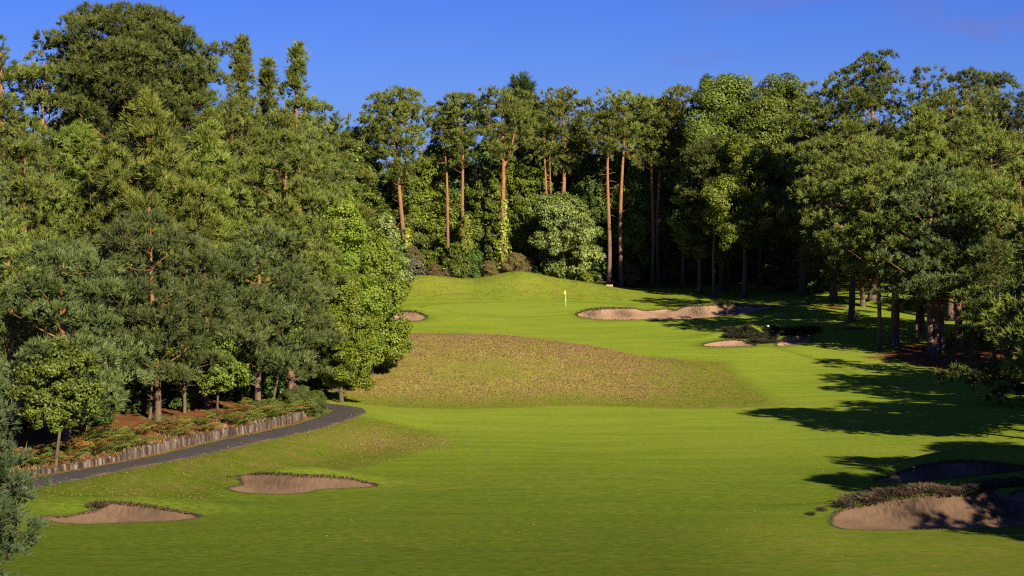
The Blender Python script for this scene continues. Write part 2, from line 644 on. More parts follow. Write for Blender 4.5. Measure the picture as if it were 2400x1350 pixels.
gx = axis(-42, 52, .3, -1500, 1500)
gy = axis(66, 292, .3, -300, 1500)
X, Y = np.meshgrid(gx, gy)
X = X.copy()
Y = Y.copy()
hole = np.zeros(X.shape, bool)
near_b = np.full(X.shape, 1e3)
for k, P in BP.items():
    x0, y0 = P.min(0) - 3
    x1, y1 = P.max(0) + 3
    sub = (X > x0) & (X < x1) & (Y > y0) & (Y < y1)
    if not sub.any():
        continue
    d, qx, qy = nearest(X[sub], Y[sub], P)
    snap = d < .17
    xs, ys = X[sub], Y[sub]
    xs[snap] = qx[snap]
    ys[snap] = qy[snap]
    X[sub] = xs
    Y[sub] = ys
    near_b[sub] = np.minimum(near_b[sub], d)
Z = terr(X, Y)
# surface kinds
s_ = xpath(Y) - X
nz1 = np.sin(X * .9 + 1.7 * np.sin(Y * .6)) * np.sin(Y * .7 + 1.3 * np.sin(X * .5))
rough_poly = poly([(-400, 1230), (-60, 1205), (80, 1190), (230, 1175), (480, 1198), (540, 1150), (620, 1105), (830, 1105), (960, 1070), (1035, 1045), (1040, 1018), (960, 995), (870, 978), (850, 975)])
rough_poly = np.concatenate([rough_poly, [[-13, 150], [-60, 150], [-60, 90]]])
dR, _, _ = nearest(X, Y, rough_poly)
rough = np.where(inside(X, Y, rough_poly), ss(dR / 2.5 + .25), ss(.25 - dR / 3))
hX = np.interp(X, _HX, _HZ)
mzone = ss((hX - .02) / .5) * ss((Y - (158 + 1.2 * np.sin(X * .4))) / 4) * ss((200 - Y) / 3)
# end spit of the mound, pale rough grass
rough = np.maximum(rough, ss((Y - 154.5 - .8 * np.sin(X * .3)) / 2.5) * ss((198 - Y) / 3) * ss((23.5 - X) / 3))
patch = np.exp(-((X + 2.5) / 6.5) ** 2 - ((Y - 171) / 5) ** 2)
edge_g = ss((X - 9) / 6) + ss((166 - Y) / 6) * .8
heather = np.clip(mzone * (1.1 - .75 * patch - .9 * edge_g + .18 * nz1), 0, 1)
spit = np.exp(-((X + 8.5) / 4) ** 2 - ((Y - 129) / 4.5) ** 2)
heather = np.maximum(heather, np.clip(.75 * spit + .2 * nz1 * spit, 0, 1))
# back mounds: a coarser turf
back = ss((Y - 261) / 4) * ss((296 - Y) / 5)
rough = np.maximum(rough, back * .45)
# tee-side rough, browner on the right
fore = ss((92 - Y + 4 * np.sin(X * .15)) / 16)
rough = np.maximum(rough, fore * np.clip(.35 + .02 * X, .15, .95))
semi_and_dim = np.clip(ss((158 - Y) / 84) * .84, 0, 1)  # foreground dimming painted into the turf colour, stronger toward the camera
semi_and_dim = np.maximum(semi_and_dim, np.exp(-(near_b / 1.2) ** 2) * .5)
semi_and_dim = semi_and_dim * (1 - .55 * ss((X - 5) / 9) * fore)
# green fringe
ge = np.sqrt(((X - 2) / 13.5) ** 2 + ((Y - 249) / 9) ** 2)
semi_and_dim = np.maximum(semi_and_dim, np.exp(-((ge - 1.03) / .035) ** 2) * .45)
fl_ = 4 + 8 * ss((Y - 180) / 40)
semi_and_dim = np.maximum(semi_and_dim, .4 * np.exp(-((X - 33 + .18 * (Y - 175) + 1.5 * np.sin(Y * .09)) / .45) ** 2) * ss((Y - 150) / 10) * ss((225 - Y) / 10))
semi_and_dim = np.maximum(semi_and_dim, np.exp(-((ge - 1.22) / .04) ** 2) * .22 * (nz1 > -.6))
# woodland floor
litter = ss((s_ - 1.3) / .8) * ss((290 - Y) / 20) * ss((Y - 80) / 4)
litter = np.maximum(litter, ss((-s_ - 1.3) / .35) * ss((s_ + 1.95) / .3) * .40 * (Y < 150))
rt = poly([(1980, 850), (2050, 842), (2120, 862), (2200, 872), (2300, 890), (2400, 905)])
rt = np.concatenate([rt, [[70, 165], [70, 214], [46, 209], [40, 204]]])
dT, _, _ = nearest(X, Y, rt)
litter = np.maximum(litter, np.where(inside(X, Y, rt), ss(dT / 3) * .85, 0))
litter = np.maximum(litter, ss((Y - 284 - 6 * ss((14 - X) / 6)) / 4))
litter = np.maximum(litter, ss((X - 60) / 6) * .8)
for (u, v) in ((1952, 720), (1997, 770), (2062, 838), (2095, 830), (2182, 850), (2207, 848), (2240, 842)):
    q = hit(u, v)
    litter = np.maximum(litter, .9 * np.exp(-(((X - q[0]) / 2.2) ** 2 + ((Y - q[1]) / 1.8) ** 2)))
mask = np.stack([rough, heather, np.clip(litter, 0, 1), semi_and_dim], -1)

ny, nx = X.shape
idx = np.arange(ny * nx).reshape(ny, nx)
q = np.stack([idx[:-1, :-1], idx[:-1, 1:], idx[1:, 1:], idx[1:, :-1]], -1).reshape(-1, 4)
fx, fy = X.ravel()[q].mean(1), Y.ravel()[q].mean(1)
drop = np.zeros(len(q), bool)
for P in BP.values():
    x0, y0 = P.min(0)
    x1, y1 = P.max(0)
    c = (fx > x0) & (fx < x1) & (fy > y0) & (fy < y1)
    c[c] = inside(fx[c], fy[c], P)
    drop |= c
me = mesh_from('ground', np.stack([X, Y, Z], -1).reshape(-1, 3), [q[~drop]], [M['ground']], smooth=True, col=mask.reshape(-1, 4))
ga = me.attributes.new('green', 'FLOAT', 'POINT')
ga.data.foreach_set('value', ss((1.02 - ge) / .05).ravel().astype(np.float32))
tag(obj('ground', me), kind='structure')

# ------------------------------------------------------------------ bunkers: sand and torn turf lip
for k, P in BP.items():
    rng = np.random.default_rng(abs(hash(k)) % 1000 if False else sum(map(ord, k)))
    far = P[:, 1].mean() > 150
    st = .3 if far else .16
    xs = np.arange(P[:, 0].min() - .4, P[:, 0].max() + .4, st)
    ys = np.arange(P[:, 1].min() - .4, P[:, 1].max() + .4, st)
    sx, sy = np.meshgrid(xs, ys)
    d, qx, qy = nearest(sx, sy, P)
    snap = d < st * .56
    sx = np.where(snap, qx, sx)
    sy = np.where(snap, qy, sy)
    ins = inside(sx, sy, P)
    dd = np.where(snap, 0, d)
    sz = terr(sx, sy) - .07 - np.where(ins, .42 * (1 - np.exp(-dd / .9)), 0)
    sz += .02 * np.sin(sx * 3 + np.sin(sy * 2)) * np.sin(sy * 2.3)
    # damp, darker sand that has slipped on the steep back face
    e = .2
    slope = (terr(sx, sy + e) - terr(sx, sy - e)) / (2 * e)
    tint = np.clip((slope - .08) * 3.2, 0, 1) * (.35 + .65 * np.sin(sx * .7 + 1) ** 2)
    n1, n2 = sx.shape
    idx = np.arange(n1 * n2).reshape(n1, n2)
    q = np.stack([idx[:-1, :-1], idx[:-1, 1:], idx[1:, 1:], idx[1:, :-1]], -1).reshape(-1, 4)
    keep = inside(sx.ravel()[q].mean(1), sy.ravel()[q].mean(1), P)
    root = obj('sand_bunker', None, None, (0, 0, 0))
    me = mesh_from('sand', np.stack([sx, sy, sz], -1).reshape(-1, 3), [q[keep]], [M['sand_sun_toned' if far else 'sand']], tint.ravel(), True)
    tag(root, BL[k], 'bunker', 'sand bunkers cut into the course')
    obj('sand', me, root)
    # lip: earth face under the turf edge plus overhanging ragged grass
    g = Geo()
    C = np.concatenate([P, P[:1]])
    L = np.concatenate([[0], np.cumsum(np.hypot(*np.diff(C, axis=0).T))])
    tt = np.arange(0, L[-1], .12 if not far else .22)
    bx, by = np.interp(tt, L, C[:, 0]), np.interp(tt, L, C[:, 1])
    bz = terr(bx, by)
    n = len(tt)
    cx, cy = P.mean(0)
    tx, ty = np.gradient(bx), np.gradient(by)
    nrm = unit(np.stack([-ty, tx, 0 * tx], -1))
    inw = nrm * np.where(inside(bx + nrm[:, 0] * .08, by + nrm[:, 1] * .08, P), 1, -1)[:, None]
    top = np.stack([bx, by, bz + .015], -1)
    mid_ = top + inw * (.03 + .03 * rng.random((n, 1))) + [0, 0, -.06]
    bot = top + inw * .02 + [0, 0, -.34]
    V = np.concatenate([top, mid_, bot])
    i = np.arange(n)
    j = (i + 1) % n
    qd = np.concatenate([np.stack([i, j, j + n, i + n], -1), np.stack([i + n, j + n, j + 2 * n, i + 2 * n], -1)])
    g.add(V, quads=qd, tint=.3)
    m1 = g.mesh('turf_lip', [M['soil']])
    lip = obj('turf_lip', m1, root)
    g = Geo()
    rep = 5 if far else 7
    Pb = np.repeat(top, rep, 0) + rng.normal(size=(n * rep, 3)) * [.08, .08, .01]
    Aw = unit(np.repeat(inw, rep, 0) * .5 + rng.normal(size=(n * rep, 3)) * .5 + [0, 0, .35])
    steep = np.clip(np.repeat((terr(bx, by + .3) - terr(bx, by - .3)) / .6 * 4 - .1, rep), .02, 1)
    blades(g, Pb, Aw, (.12 if not far else .24) * (.25 + steep), .05 if not far else .09, 2, rng, .2 + .7 * rng.random(n * rep))
    obj('turf_fringe', g.mesh('turf_fringe', [M['turf']]), lip)

# ------------------------------------------------------------------ tarmac path
pc = np.array([(-34.5, 70), (-30.0, 80), (-27.5, 90), (-25.0, 98.9), (-23.3, 105.1), (-20.2, 112.7), (-17.4, 123.2), (-14.8, 132.5), (-13.7, 137), (-12.75, 142.3),
               (-12.3, 146), (-12.9, 149.3), (-14.4, 151.4), (-17, 153), (-22, 155), (-30, 157)])
for _ in range(3):
    a, b = pc[:-1], pc[1:]
    pc = np.concatenate([pc[:1], np.stack([a * .75 + b * .25, a * .25 + b * .75], 1).reshape(-1, 2), pc[-1:]])
Lp = np.concatenate([[0], np.cumsum(np.hypot(*np.diff(pc, axis=0).T))])
tp = np.arange(0, Lp[-1], .25)
px_, py_ = np.interp(tp, Lp, pc[:, 0]), np.interp(tp, Lp, pc[:, 1])
dxy = unit(np.stack([np.gradient(px_), np.gradient(py_)], -1))
W = np.array([-1.5, -1.42, -1.2, -.6, 0, .6, 1.2, 1.42, 1.5]) * .9
drp = np.array([-.1, .0, .03, .05, .06, .05, .03, .0, -.1])
side = np.stack([dxy[:, 1], -dxy[:, 0]], -1)
wv = 1 + .035 * np.sin(tp * 1.7) + .02 * np.sin(tp * 5.1)
PXX = px_[:, None] + side[:, :1] * W * wv[:, None]
PYY = py_[:, None] + side[:, 1:] * W * wv[:, None]
PZZ = terr(PXX, PYY) + .045 + drp
n1, n2 = PXX.shape
idx = np.arange(n1 * n2).reshape(n1, n2)
q = np.stack([idx[:-1, :-1], idx[:-1, 1:], idx[1:, 1:], idx[1:, :-1]], -1).reshape(-1, 4)
tn = np.broadcast_to(np.abs(W / 1.5), PXX.shape)
tag(obj('path', mesh_from('path', np.stack([PXX, PYY, PZZ], -1).reshape(-1, 3), [q], [M['path']], tn.ravel(), True)), kind='structure')

# ------------------------------------------------------------------ log palisade
rng = np.random.default_rng(5)
yy = np.linspace(100.6, 140.2, 2000)
fx = xpath(yy) - 2.02
fl = np.concatenate([[0], np.cumsum(np.hypot(np.diff(fx), np.diff(yy)))])
NPOST, NALL = 100, 226
root = obj('log_palisade', None, None, (0, 0, 0))
tag(root, 'low retaining wall of upright weathered grey split logs beside the tarmac path', 'retaining wall')


def log_rings(g, k, off=(0, 0, 0), h=1.0, rzz=0.0, col=.5, tlt=(0, 0)):
    r0 = np.random.default_rng(k)
    w = .5 * fl[-1] / NALL * (1.0 + .35 * r0.random())
    ang = np.linspace(0, 2 * math.pi, 7, endpoint=False)
    tilt = r0.normal() * .5
    rings = []
    for i, hh in enumerate([-.25, .0, .4, .75, 1.0]):
        r = w * (1 + .12 * r0.normal(size=7))
        zz = np.full(7, hh * h)
        if i == 4:
            zz = h + tilt * np.cos(ang) * w + .035 * r0.normal(size=7)
            r = r * .85
        a2 = ang + rzz
        rings.append(np.stack([np.cos(a2) * r + tlt[0] * hh, np.sin(a2) * r * .85 + tlt[1] * hh, zz], -1))
    V = np.concatenate(rings) + np.array(off)
    i = np.arange(4)[:, None] * 7
    j = np.arange(7)[None]
    kx = (j + 1) % 7
    g.add(V, quads=np.stack([i + j, i + kx, i + 7 + kx, i + 7 + j], -1).reshape(-1, 4), tint=col)
    g.add(np.concatenate([V[-7:], V[-7:].mean(0)[None]]), tris=[[a, (a + 1) % 7, 7] for a in range(7)], tint=col)


vars_ = []
for k in range(14):
    g = Geo()
    log_rings(g, k, col=(k * .381) % 1)
    vars_.append(g.mesh('log_post', [M['log']]))
PH = table([100, 108, 111.5, 112, 118, 126, 134, 138, 141], [.30, .34, .38, .56, .62, .52, .57, .66, .44], 99, 142, .1, .25)
gall = Geo()
for k in range(NALL):
    l = fl[-1] * (k + .5) / NALL
    y = np.interp(l, fl, yy)
    x = np.interp(l, fl, fx) + rng.normal() * .03
    h = max(.24, np.interp(y, *PH) + rng.normal() * .055)
    z = float(terr(x + .35, y))
    if k < NPOST:
        o = obj('log_post', vars_[int(rng.integers(14))], root, (x, y, z), 0, (1, 1, h))
        o.rotation_euler = (rng.normal() * .04, rng.normal() * .06, rng.random() * 6.28)
    else:
        log_rings(gall, 100 + k, (x, y, z), h, rng.random() * 6.28, rng.random(), rng.normal(size=2) * .04)
tag(obj('log_row', gall.mesh('log_row', [M['log']]), root), kind='stuff')

# ------------------------------------------------------------------ tree generators
PROF = {
    'full': ([0, .12, .4, .7, .9, 1], [.65, 1, .95, .7, .4, .1]),
    'dome': ([0, .2, .5, .8, 1], [.5, .9, 1, .78, .3]),
    'cone': ([0, .1, .45, .8, 1], [.85, 1, .62, .26, .04]),
    'spire': ([0, .1, .4, .62, .8, 1], [.8, 1, .70, .30, .16, .02]),
    'umbrella': ([0, .3, .65, .9, 1], [.35, .75, 1, .75, .4]),
    'round': ([0, .12, .35, .6, .85, 1], [.55, .88, 1, .92, .6, .15]),
    'egg': ([0, .15, .4, .7, 1], [.6, .95, 1, .7, .12]),
    'bush': ([0, .2, .5, .8, 1], [.95, 1, .9, .62, .15]),
}


def trunk_path(rng, H, lean, wob):
    t = np.linspace(0, 1, 12)
    p = np.zeros((12, 3))
    a, b = rng.random(2) * 6.28
    p[:, 0] = lean[0] * t ** 1.3 + wob * np.sin(t * 4 + a) * t * (1 - t) * 2
    p[:, 1] = lean[1] * t ** 1.3 + wob * np.sin(t * 3.4 + b) * t * (1 - t) * 2
    p[:, 2] = -.4 + (H + .4) * t
    return p


def at_h(p, h):
    return np.stack([np.interp(h, p[:, 2], p[:, 0]), np.interp(h, p[:, 2], p[:, 1]), h], -1)


def gen_pine(seed, H, R, hb, prof='full', det=1.0, dens=15., lev=1.05, nl=6, pr=1.05, flat=.55, L=.44, W=.07, K=6, tr=None, lean=(0, 0), wob=.3, up=.25, twin=False, stubs=6, core=True, fork=False):
    rng = np.random.default_rng(seed)
    wood, crown = Geo(), Geo()
    p = trunk_path(rng, H * .97, lean, wob)
    tr = tr or H * .0155
    t = np.linspace(0, 1, 12)
    wood.tube(p, tr * (1.0 - .55 * t - .40 * t ** 4) * np.where(t < .02, 1.35, 1) + .012, 9)
    if twin:
        p2 = p.copy()
        p2[:, 0] += .55 + .3 * t
        p2[:, 2] *= .95
        wood.tube(p2, tr * .8 * (1 - .9 * t) + .015, 8)
    h0 = hb * H
    pads = []
    ph = rng.random(4) * 6.28
    h = h0
    while h < H * .985:
        f = (h - h0) / (H - h0)
        r = R * np.interp(f, *PROF[prof])
        n = max(2, int(round(nl * (.55 + .45 * r / R) + rng.normal() * .6)))
        a0 = rng.random() * 6.28
        for k in range(n):
            a = a0 + k * 6.28 / n + rng.normal() * .35
            ln = r * (.66 + .42 * rng.random()) * (1 + .16 * math.sin(2 * a + ph[0]) * math.sin(f * 7 + ph[1]))
            if rng.random() < .10:
                ln *= 1.2
            zend = h + rng.normal() * lev * .3 + up * ln * .3
            st = max(h0 * .9, h - ln * (.18 + up))
            A = at_h(p, st)
            B = at_h(p, np.clip(zend, 0, H)) + [math.cos(a) * ln, math.sin(a) * ln, 0]
            B[2] = zend
            mid = A * .5 + B * .5 + [0, 0, -.06 * ln + .1 * rng.normal()] + rng.normal(size=3) * .06 * ln
            wood.tube(np.array([A, mid, B]), [.012 * ln + .02, .008 * ln + .016, .01], 4)
            prr = pr * (.65 + .5 * rng.random()) * ((.6 + .4 * min(1, ln / (.6 * R))) if prof not in ('cone', 'spire') else (.28 + .72 * min(1, ln / (.6 * R))))
            pads.append((*B, prr))
            if ln > pr * 1.2:
                for q in range(1 + (ln > pr * 2.4)):
                    s = .5 + .35 * rng.random()
                    C = A + (B - A) * s + rng.normal(size=3) * [pr * .55, pr * .55, pr * .15] + [0, 0, .12 * pr]
                    pads.append((*C, prr * (.7 + .3 * rng.random())))
        if core and rng.random() < .75:
            c = at_h(p, min(h + .4, H * .96)) + rng.normal(size=3) * [.3, .3, .1] + [0, -.25, 0]
            pads.append((*c, pr * (.45 + .35 * np.interp(f, *PROF[prof])) if prof not in ('cone', 'spire') else pr * (.14 + .6 * np.interp(f, *PROF[prof]))))
        h += lev * (.75 + .5 * rng.random()) * (.75 if f > .75 else 1)
    top = at_h(p, H * .97)
    pads.append((top[0], top[1], H - .35 * pr * flat, pr * (.22 if prof in ('cone', 'spire') else .75)))
    if fork:
        q = at_h(p, H * np.array([.60, .64, .70, .78]))
        q = q + np.array([[0, 0, 0], [.55, 0, 0], [1.15, 0, 0], [1.7, .1, 0]])
        wood.tube(q, [tr * .42, tr * .4, tr * .33, tr * .2], 7)
        pads.append((*q[-1], pr * .9))
    # dead stubs under the crown
    for k in range(stubs):
        hh = h0 * (.45 + .5 * rng.random())
        a = rng.random() * 6.28
        A = at_h(p, hh)
        ln = .5 + 1.3 * rng.random()
        B = A + [math.cos(a) * ln, math.sin(a) * ln, ln * rng.normal() * .35]
        wood.tube(np.array([A, (A + B) / 2 + rng.normal(size=3) * .08, B]), [.05, .035, .012], 4)
    pads = np.array(pads)
    KC = 8
    nsh = np.maximum(5, dens / det ** 1.1 * 4.2 * pads[:, 3] ** 2 / KC).astype(int)
    C = np.repeat(pads, nsh, 0)
    m = len(C)
    d = unit(rng.normal(size=(m, 3)))
    d[:, 2] = np.where((d[:, 2] < -.05) & (rng.random(m) < .85), -d[:, 2], d[:, 2])
    rr = .68 + .36 * rng.random((m, 1)) ** .6
    # pads have lumpy outlines
    lump = 1 + .25 * np.sin(d[:, :1] * 5 + C[:, :1] * 3) * np.sin(d[:, 1:2] * 5 + C[:, 1:2] * 3)
    P = C[:, :3] + d * C[:, 3:4] * rr * lump * np.array([1, 1, flat])
    P[:, 2] -= .12 * C[:, 3] * (d[:, 0] ** 2 + d[:, 1] ** 2)
    A = unit(d * [.75, .75, .6] + [0, 0, .55] + rng.normal(size=(m, 3)) * .25)
    padt = np.repeat(rng.random(len(pads)) * .35, nsh)
    # every branchlet carries a spray of shoots
    P = np.repeat(P, KC, 0)
    A = np.repeat(A, KC, 0)
    ct = np.repeat(padt + .4 * rng.random(m) ** 1.3, KC)
    m *= KC
    A2 = unit(A + rng.normal(size=(m, 3)) * .34)
    P = P + (A2 * .2 + rng.normal(size=(m, 3)) * .06) * det ** .5
    blades(crown, P, A2, L * det ** .45 * (.7 + .6 * rng.random(m)), W * det ** .7, K, rng, ct + .15 * rng.random(m), .5)
    return wood, crown


def gen_broad(seed, H, R, hb, prof='round', det=1.0, leaf=.26, lean=(0, 0), wob=.3, tr=None, ratio=.6, stems=1, cover=3.0, lobe=.46, ragged=.25):
    rng = np.random.default_rng(seed)
    wood, crown = Geo(), Geo()
    tr = tr or H * .018
    h0 = hb * H
    Hc = H - h0
    t = np.linspace(0, 1, 12)
    paths = []
    for s in range(stems):
        p = trunk_path(rng, H * .85, lean, wob)
        if stems > 1:
            a = s * 6.28 / stems + rng.random()
            p[:, 0] += math.cos(a) * (.12 + R * .45 * t)
            p[:, 1] += math.sin(a) * (.12 + R * .45 * t)
            p[:, 2] *= .9
        paths.append(p)
        wood.tube(p, tr * (1 - .85 * t) * np.where(t < .02, 1.3, 1) + .015, 8)
    # big boughs
    nb = int(np.clip(6.5 * Hc / R + 6, 12, 44))
    lob = []
    for k in range(nb):
        f = (k + rng.random()) / nb
        r = R * np.interp(f, *PROF[prof])
        rl = R * lobe * (.6 + .65 * rng.random()) * (.75 + .25 * r / R)
        a = k * 2.39996 + rng.normal() * .5
        rd = max(0, r - rl * .75) * ((.75 + .4 * rng.random()) if k % 4 else .25)
        z = h0 + f * Hc
        z = min(max(z, h0 + rl * .5), H - rl * .85)
        p = paths[k % stems]
        ax = at_h(p, min(z, H * .84)) if stems == 1 else np.zeros(3)
        B = np.array([ax[0] + math.cos(a) * rd, ax[1] + math.sin(a) * rd, z])
        A = at_h(p, max(h0 * .7, min(H * .8, z - rd * .7)))
        wood.tube(np.array([A, (A + B) / 2 + rng.normal(size=3) * .12 * rl, B]), [.03 + .012 * rd, .022 + .008 * rd, .012], 5)
        lob.append((*B, rl))
    top = at_h(paths[0], H * .84) if stems == 1 else np.zeros(3)
    lob.append((top[0] + rng.normal() * .1 * R, top[1], H - R * lobe * .55, R * lobe * .6))
    lob = np.array(lob)
    # leafy sprays on the boughs
    nc = np.maximum(5, 19 * (lob[:, 3] / (R * lobe)) ** 2).astype(int)
    LB = np.repeat(lob, nc, 0)
    m = len(LB)
    d = unit(rng.normal(size=(m, 3)) + [0, 0, .25])
    cr = LB[:, 3] * (.26 + .26 * rng.random(m))
    CC = LB[:, :3] + d * (LB[:, 3] * (.55 + ragged * rng.random(m) ** 2 * 1.6))[:, None]
    ls = leaf * det
    area = (2 * math.pi * R * Hc + math.pi * R * R) * cover
    ntot = int(min(90000, area / (.42 * ratio * ls * ls)))
    wgt = cr ** 2 / (cr ** 2).sum()
    n = np.maximum(6, ntot * wgt).astype(int)
    C = np.repeat(np.concatenate([CC, cr[:, None]], 1), n, 0)
    dl = np.repeat(d, n, 0)
    m2 = len(C)
    e = unit(rng.normal(size=(m2, 3)) + dl * .45)
    P = C[:, :3] + e * C[:, 3:4] * (.45 + .65 * rng.random((m2, 1)) ** .6) * np.array([1, 1, .75])
    Nn = unit(e * .45 + dl * .35 + [0, 0, .3] + rng.normal(size=(m2, 3)) * .45)
    ct = np.repeat(rng.random(m) * .35, n)
    leaves(crown, P, Nn, ls, rng, ct + .6 * rng.random(m2) ** 1.2, ratio)
    return wood, crown


TREE_CACHE = {}
SHARED = {}


def plant_tree(name, fn, key, kw, mat, bark, loc, label, cat, group, rz=0., sc=1., part=('trunk', 'crown')):
    k = (fn.__name__, key, mat, bark)
    if k not in TREE_CACHE:
        w, c = fn(**kw)
        TREE_CACHE[k] = (w.mesh('trunk', [M[bark]], True), c.mesh('crown', [M[mat]]))
    wm, cm = TREE_CACHE[k]
    root = obj(name, None, None, loc, rz, sc)
    tag(root, label, cat, group)
    obj(part[0], wm, root)
    obj(part[1], cm, root)
    return root


def put(name, style, u, y, vtop, vcb, w, seed, label, mat=None, group=None, cat='tree', x=None, dz=0., **kw):
    """stand a tree at photo column u and distance y, so tall and so wide as the photo shows it"""
    X0 = xat(u, y) if x is None else x
    z0 = float(terr(X0, y)) - .05 + dz
    H = zat(vtop, y) - z0
    hb = max(.02, (zat(vcb, y) - z0) / H)
    R = w / F * y / 2
    det = max(.75, y / 165.0)
    a = dict(seed=seed, H=H, R=R, hb=hb, det=det)
    bark = 'bark_pine'
    if style in ('pine', 'tall', 'spire', 'brush'):
        fn = gen_pine
        if style == 'pine':
            a.update(prof='full', lev=1.75, nl=5, dens=19, pr=min(1.6, .38 * R + .4), flat=.36)
            mat = mat or 'pine_blue'
        if style == 'tall':
            a.update(prof='umbrella', lev=1.2, nl=5, pr=min(1.25, .32 * R + .4), flat=.42, stubs=8, tr=H * .011, dens=11, core=False, wob=.55)
            mat = mat or 'pine_mid'
        if style == 'spire':
            a.update(prof='spire', lev=.95, nl=7, pr=min(1.05, .3 * R + .3), flat=.6, up=.45, dens=20)
            mat = mat or 'pine_mid'
        if style == 'brush':
            a.update(prof='cone', lev=1.05, nl=7, pr=min(1.2, .25 * R + .3), flat=.7, up=.4, L=.62, K=7, W=.085, dens=10)
            mat = mat or 'pine_green'
    else:
        fn = gen_broad
        bark = 'bark_grey'
        a.update(prof='round')
        mat = mat or 'oak'
        if style == 'egg':
            a.update(prof='egg')
        if style == 'bush':
            a.update(prof='bush', stems=4, tr=.05)
    mt = kw.pop('bark', None)
    share = kw.pop('share', None)
    a.update(kw)
    sc = 1.
    key = (label, seed, u, y)
    if share:
        key = share
        h1, r1 = SHARED.setdefault(share, (H, R))
        sc = (R / r1, R / r1, H / h1)
    return plant_tree(name, fn, key, a, mat, mt or bark, (X0, y, z0), label, cat, group, rz=(seed * 2.4 + u if share else 0), sc=sc, part=('stem', 'foliage') if style == 'bush' else ('trunk', 'crown'))


DENOISE = False

# ------------------------------------------------------------------ the left-hand wood
GL = 'pines of the wood beside the path'
put('scots_pine', 'pine', 150, 112, 585, 960, 270, 11, 'bluish pine on a thick dark trunk just behind the near end of the log wall', group=GL, tr=.30, wob=.4)
put('scots_pine', 'pine', 368, 124.5, 520, 880, 320, 12, 'bluish pine on a bare straight trunk behind the middle of the log wall', group=GL, tr=.21, lean=(-.4, 0))
put('scots_pine', 'pine', 604, 138, 545, 850, 250, 13, 'bluish pine with drooping branches on a reddish trunk near the log wall end', group=GL, tr=.24)
put('scots_pine', 'pine', 480, 134, 610, 880, 250, 14, 'short bluish pine crowded between two taller pines behind the log wall', group=GL, tr=.26)
put('scots_pine', 'pine', 628, 152, 330, 800, 260, 15, 'pine with a long bare leaning orange stem showing through its branches', 'pine_mid', group=GL, tr=.27, lean=(1.6, 0), lev=1.5, nl=4)
put('scots_pine', 'pine', 690, 152, 600, 860, 150, 16, 'bluish pine with wispy low boughs beside the bright leafy tree', group=GL)
put('scots_pine', 'pine', 20, 118, 560, 960, 200, 17, 'olive green pine with dense drooping boughs at the photo edge', 'pine_mid', group=GL)
put('scots_pine', 'pine', -60, 132, 380, 900, 230, 18, 'tall bluish pine cut by the photo edge, behind the olive pine', group=GL)
put('scots_pine', 'pine', 60, 142, 330, 800, 240, 19, 'broad dull green pine rising behind the olive pine at the photo edge', 'pine_mid', group=GL)
put('scots_pine', 'pine', 235, 128, 570, 850, 220, 20, 'bluish pine with a forked orange stem half way up', group=GL, twin=True, tr=.2)
put('maritime_pine', 'brush', 345, 143, 228, 700, 420, 21, 'cone shaped bright green pine with long needles and a pointed top', group=GL)
put('maritime_pine', 'brush', 485, 150, 310, 760, 340, 22, 'bright green long needled pine right of the pointed green pine', group=GL)
put('maritime_pine', 'brush', 190, 148, 300, 720, 300, 23, 'bright green long needled pine left of the pointed green pine', group=GL, mat='pine_green')
put('maritime_pine', 'brush', 430, 130, 720, 880, 110, 24, 'small bright green pine tucked low between two bluish pines', group=GL)
put('scots_pine', 'pine', 300, 172, 22, 430, 370, 25, 'tallest dark pine with a broad rounded crown against the sky', 'pine_dark', group=GL, prof='dome', pr=1.7, lev=1.25, nl=9, dens=22)
put('scots_pine', 'pine', 440, 174, 100, 480, 170, 26, 'dark pine forming the lower shoulder of the tallest rounded pine', 'pine_dark', group=GL, prof='dome')
put('scots_pine', 'pine', 5, 168, 95, 480, 130, 27, 'dark narrow pine rising above the canopy at the photo edge', 'pine_dark', group=GL, prof='cone')
put('scots_pine', 'pine', 100, 170, 135, 480, 260, 28, 'dull green pine with a level top beside the tallest rounded pine', 'pine_mid', group=GL, prof='dome')
put('scots_pine', 'spire', 570, 180, 92, 520, 165, 29, 'slender pine with a spiky pointed top, first of the two spires against the sky', group=GL)
put('scots_pine', 'spire', 697, 178, 106, 560, 200, 30, 'taller pine with a spiky top and outflung side branches, beside the slender spire', group=GL)
put('scots_pine', 'spire', 628, 188, 148, 500, 90, 31, 'thin small spire peeping between the two spiky pines', group=GL)
put('scots_pine', 'pine', 745, 186, 255, 560, 150, 32, 'rounded dark pine on the shoulder of the second spiky pine', 'pine_dark', group=GL)
put('scots_pine', 'pine', 545, 168, 250, 600, 210, 33, 'bluish pine filling the gap below the slender spire', 'pine_mid', group=GL)
put('scots_pine', 'pine', 660, 170, 290, 620, 200, 34, 'dull green pine filling the gap below the second spiky pine', 'pine_mid', group=GL)
put('scots_pine', 'pine', 770, 196, 300, 560, 130, 35, 'last dull green pine where the wood slopes down to the sky gap', 'pine_mid', group=GL)
put('oak_tree', 'round', 128, 106, 812, 985, 215, 41, 'low spreading green oak in front of the thick dark pine trunk', tr=.1, lobe=.36, ragged=.5, cover=2.2, lean=(.3, 0))
put('oak_tree', 'round', 510, 131, 790, 905, 145, 42, 'small oak with shiny leaves hanging over the middle of the log wall', tr=.08)
put('birch_tree', 'egg', 785, 163, 440, 885, 235, 43, 'tall yellow green leafy tree at the end of the left wood', 'bright', leaf=.21)
put('birch_tree', 'round', 868, 169, 555, 850, 190, 44, 'rounded leafy tree reaching out over the heather mound', 'bright', leaf=.24)
put('birch_tree', 'round', 800, 156, 640, 895, 180, 45, 'leafy tree with low boughs sweeping over the bend of the path', 'bright', leaf=.2)
put('oak_tree', 'round', 905, 200, 500, 740, 110, 46, 'grey green leafy tree just behind the tip of the left wood', 'chestnut')
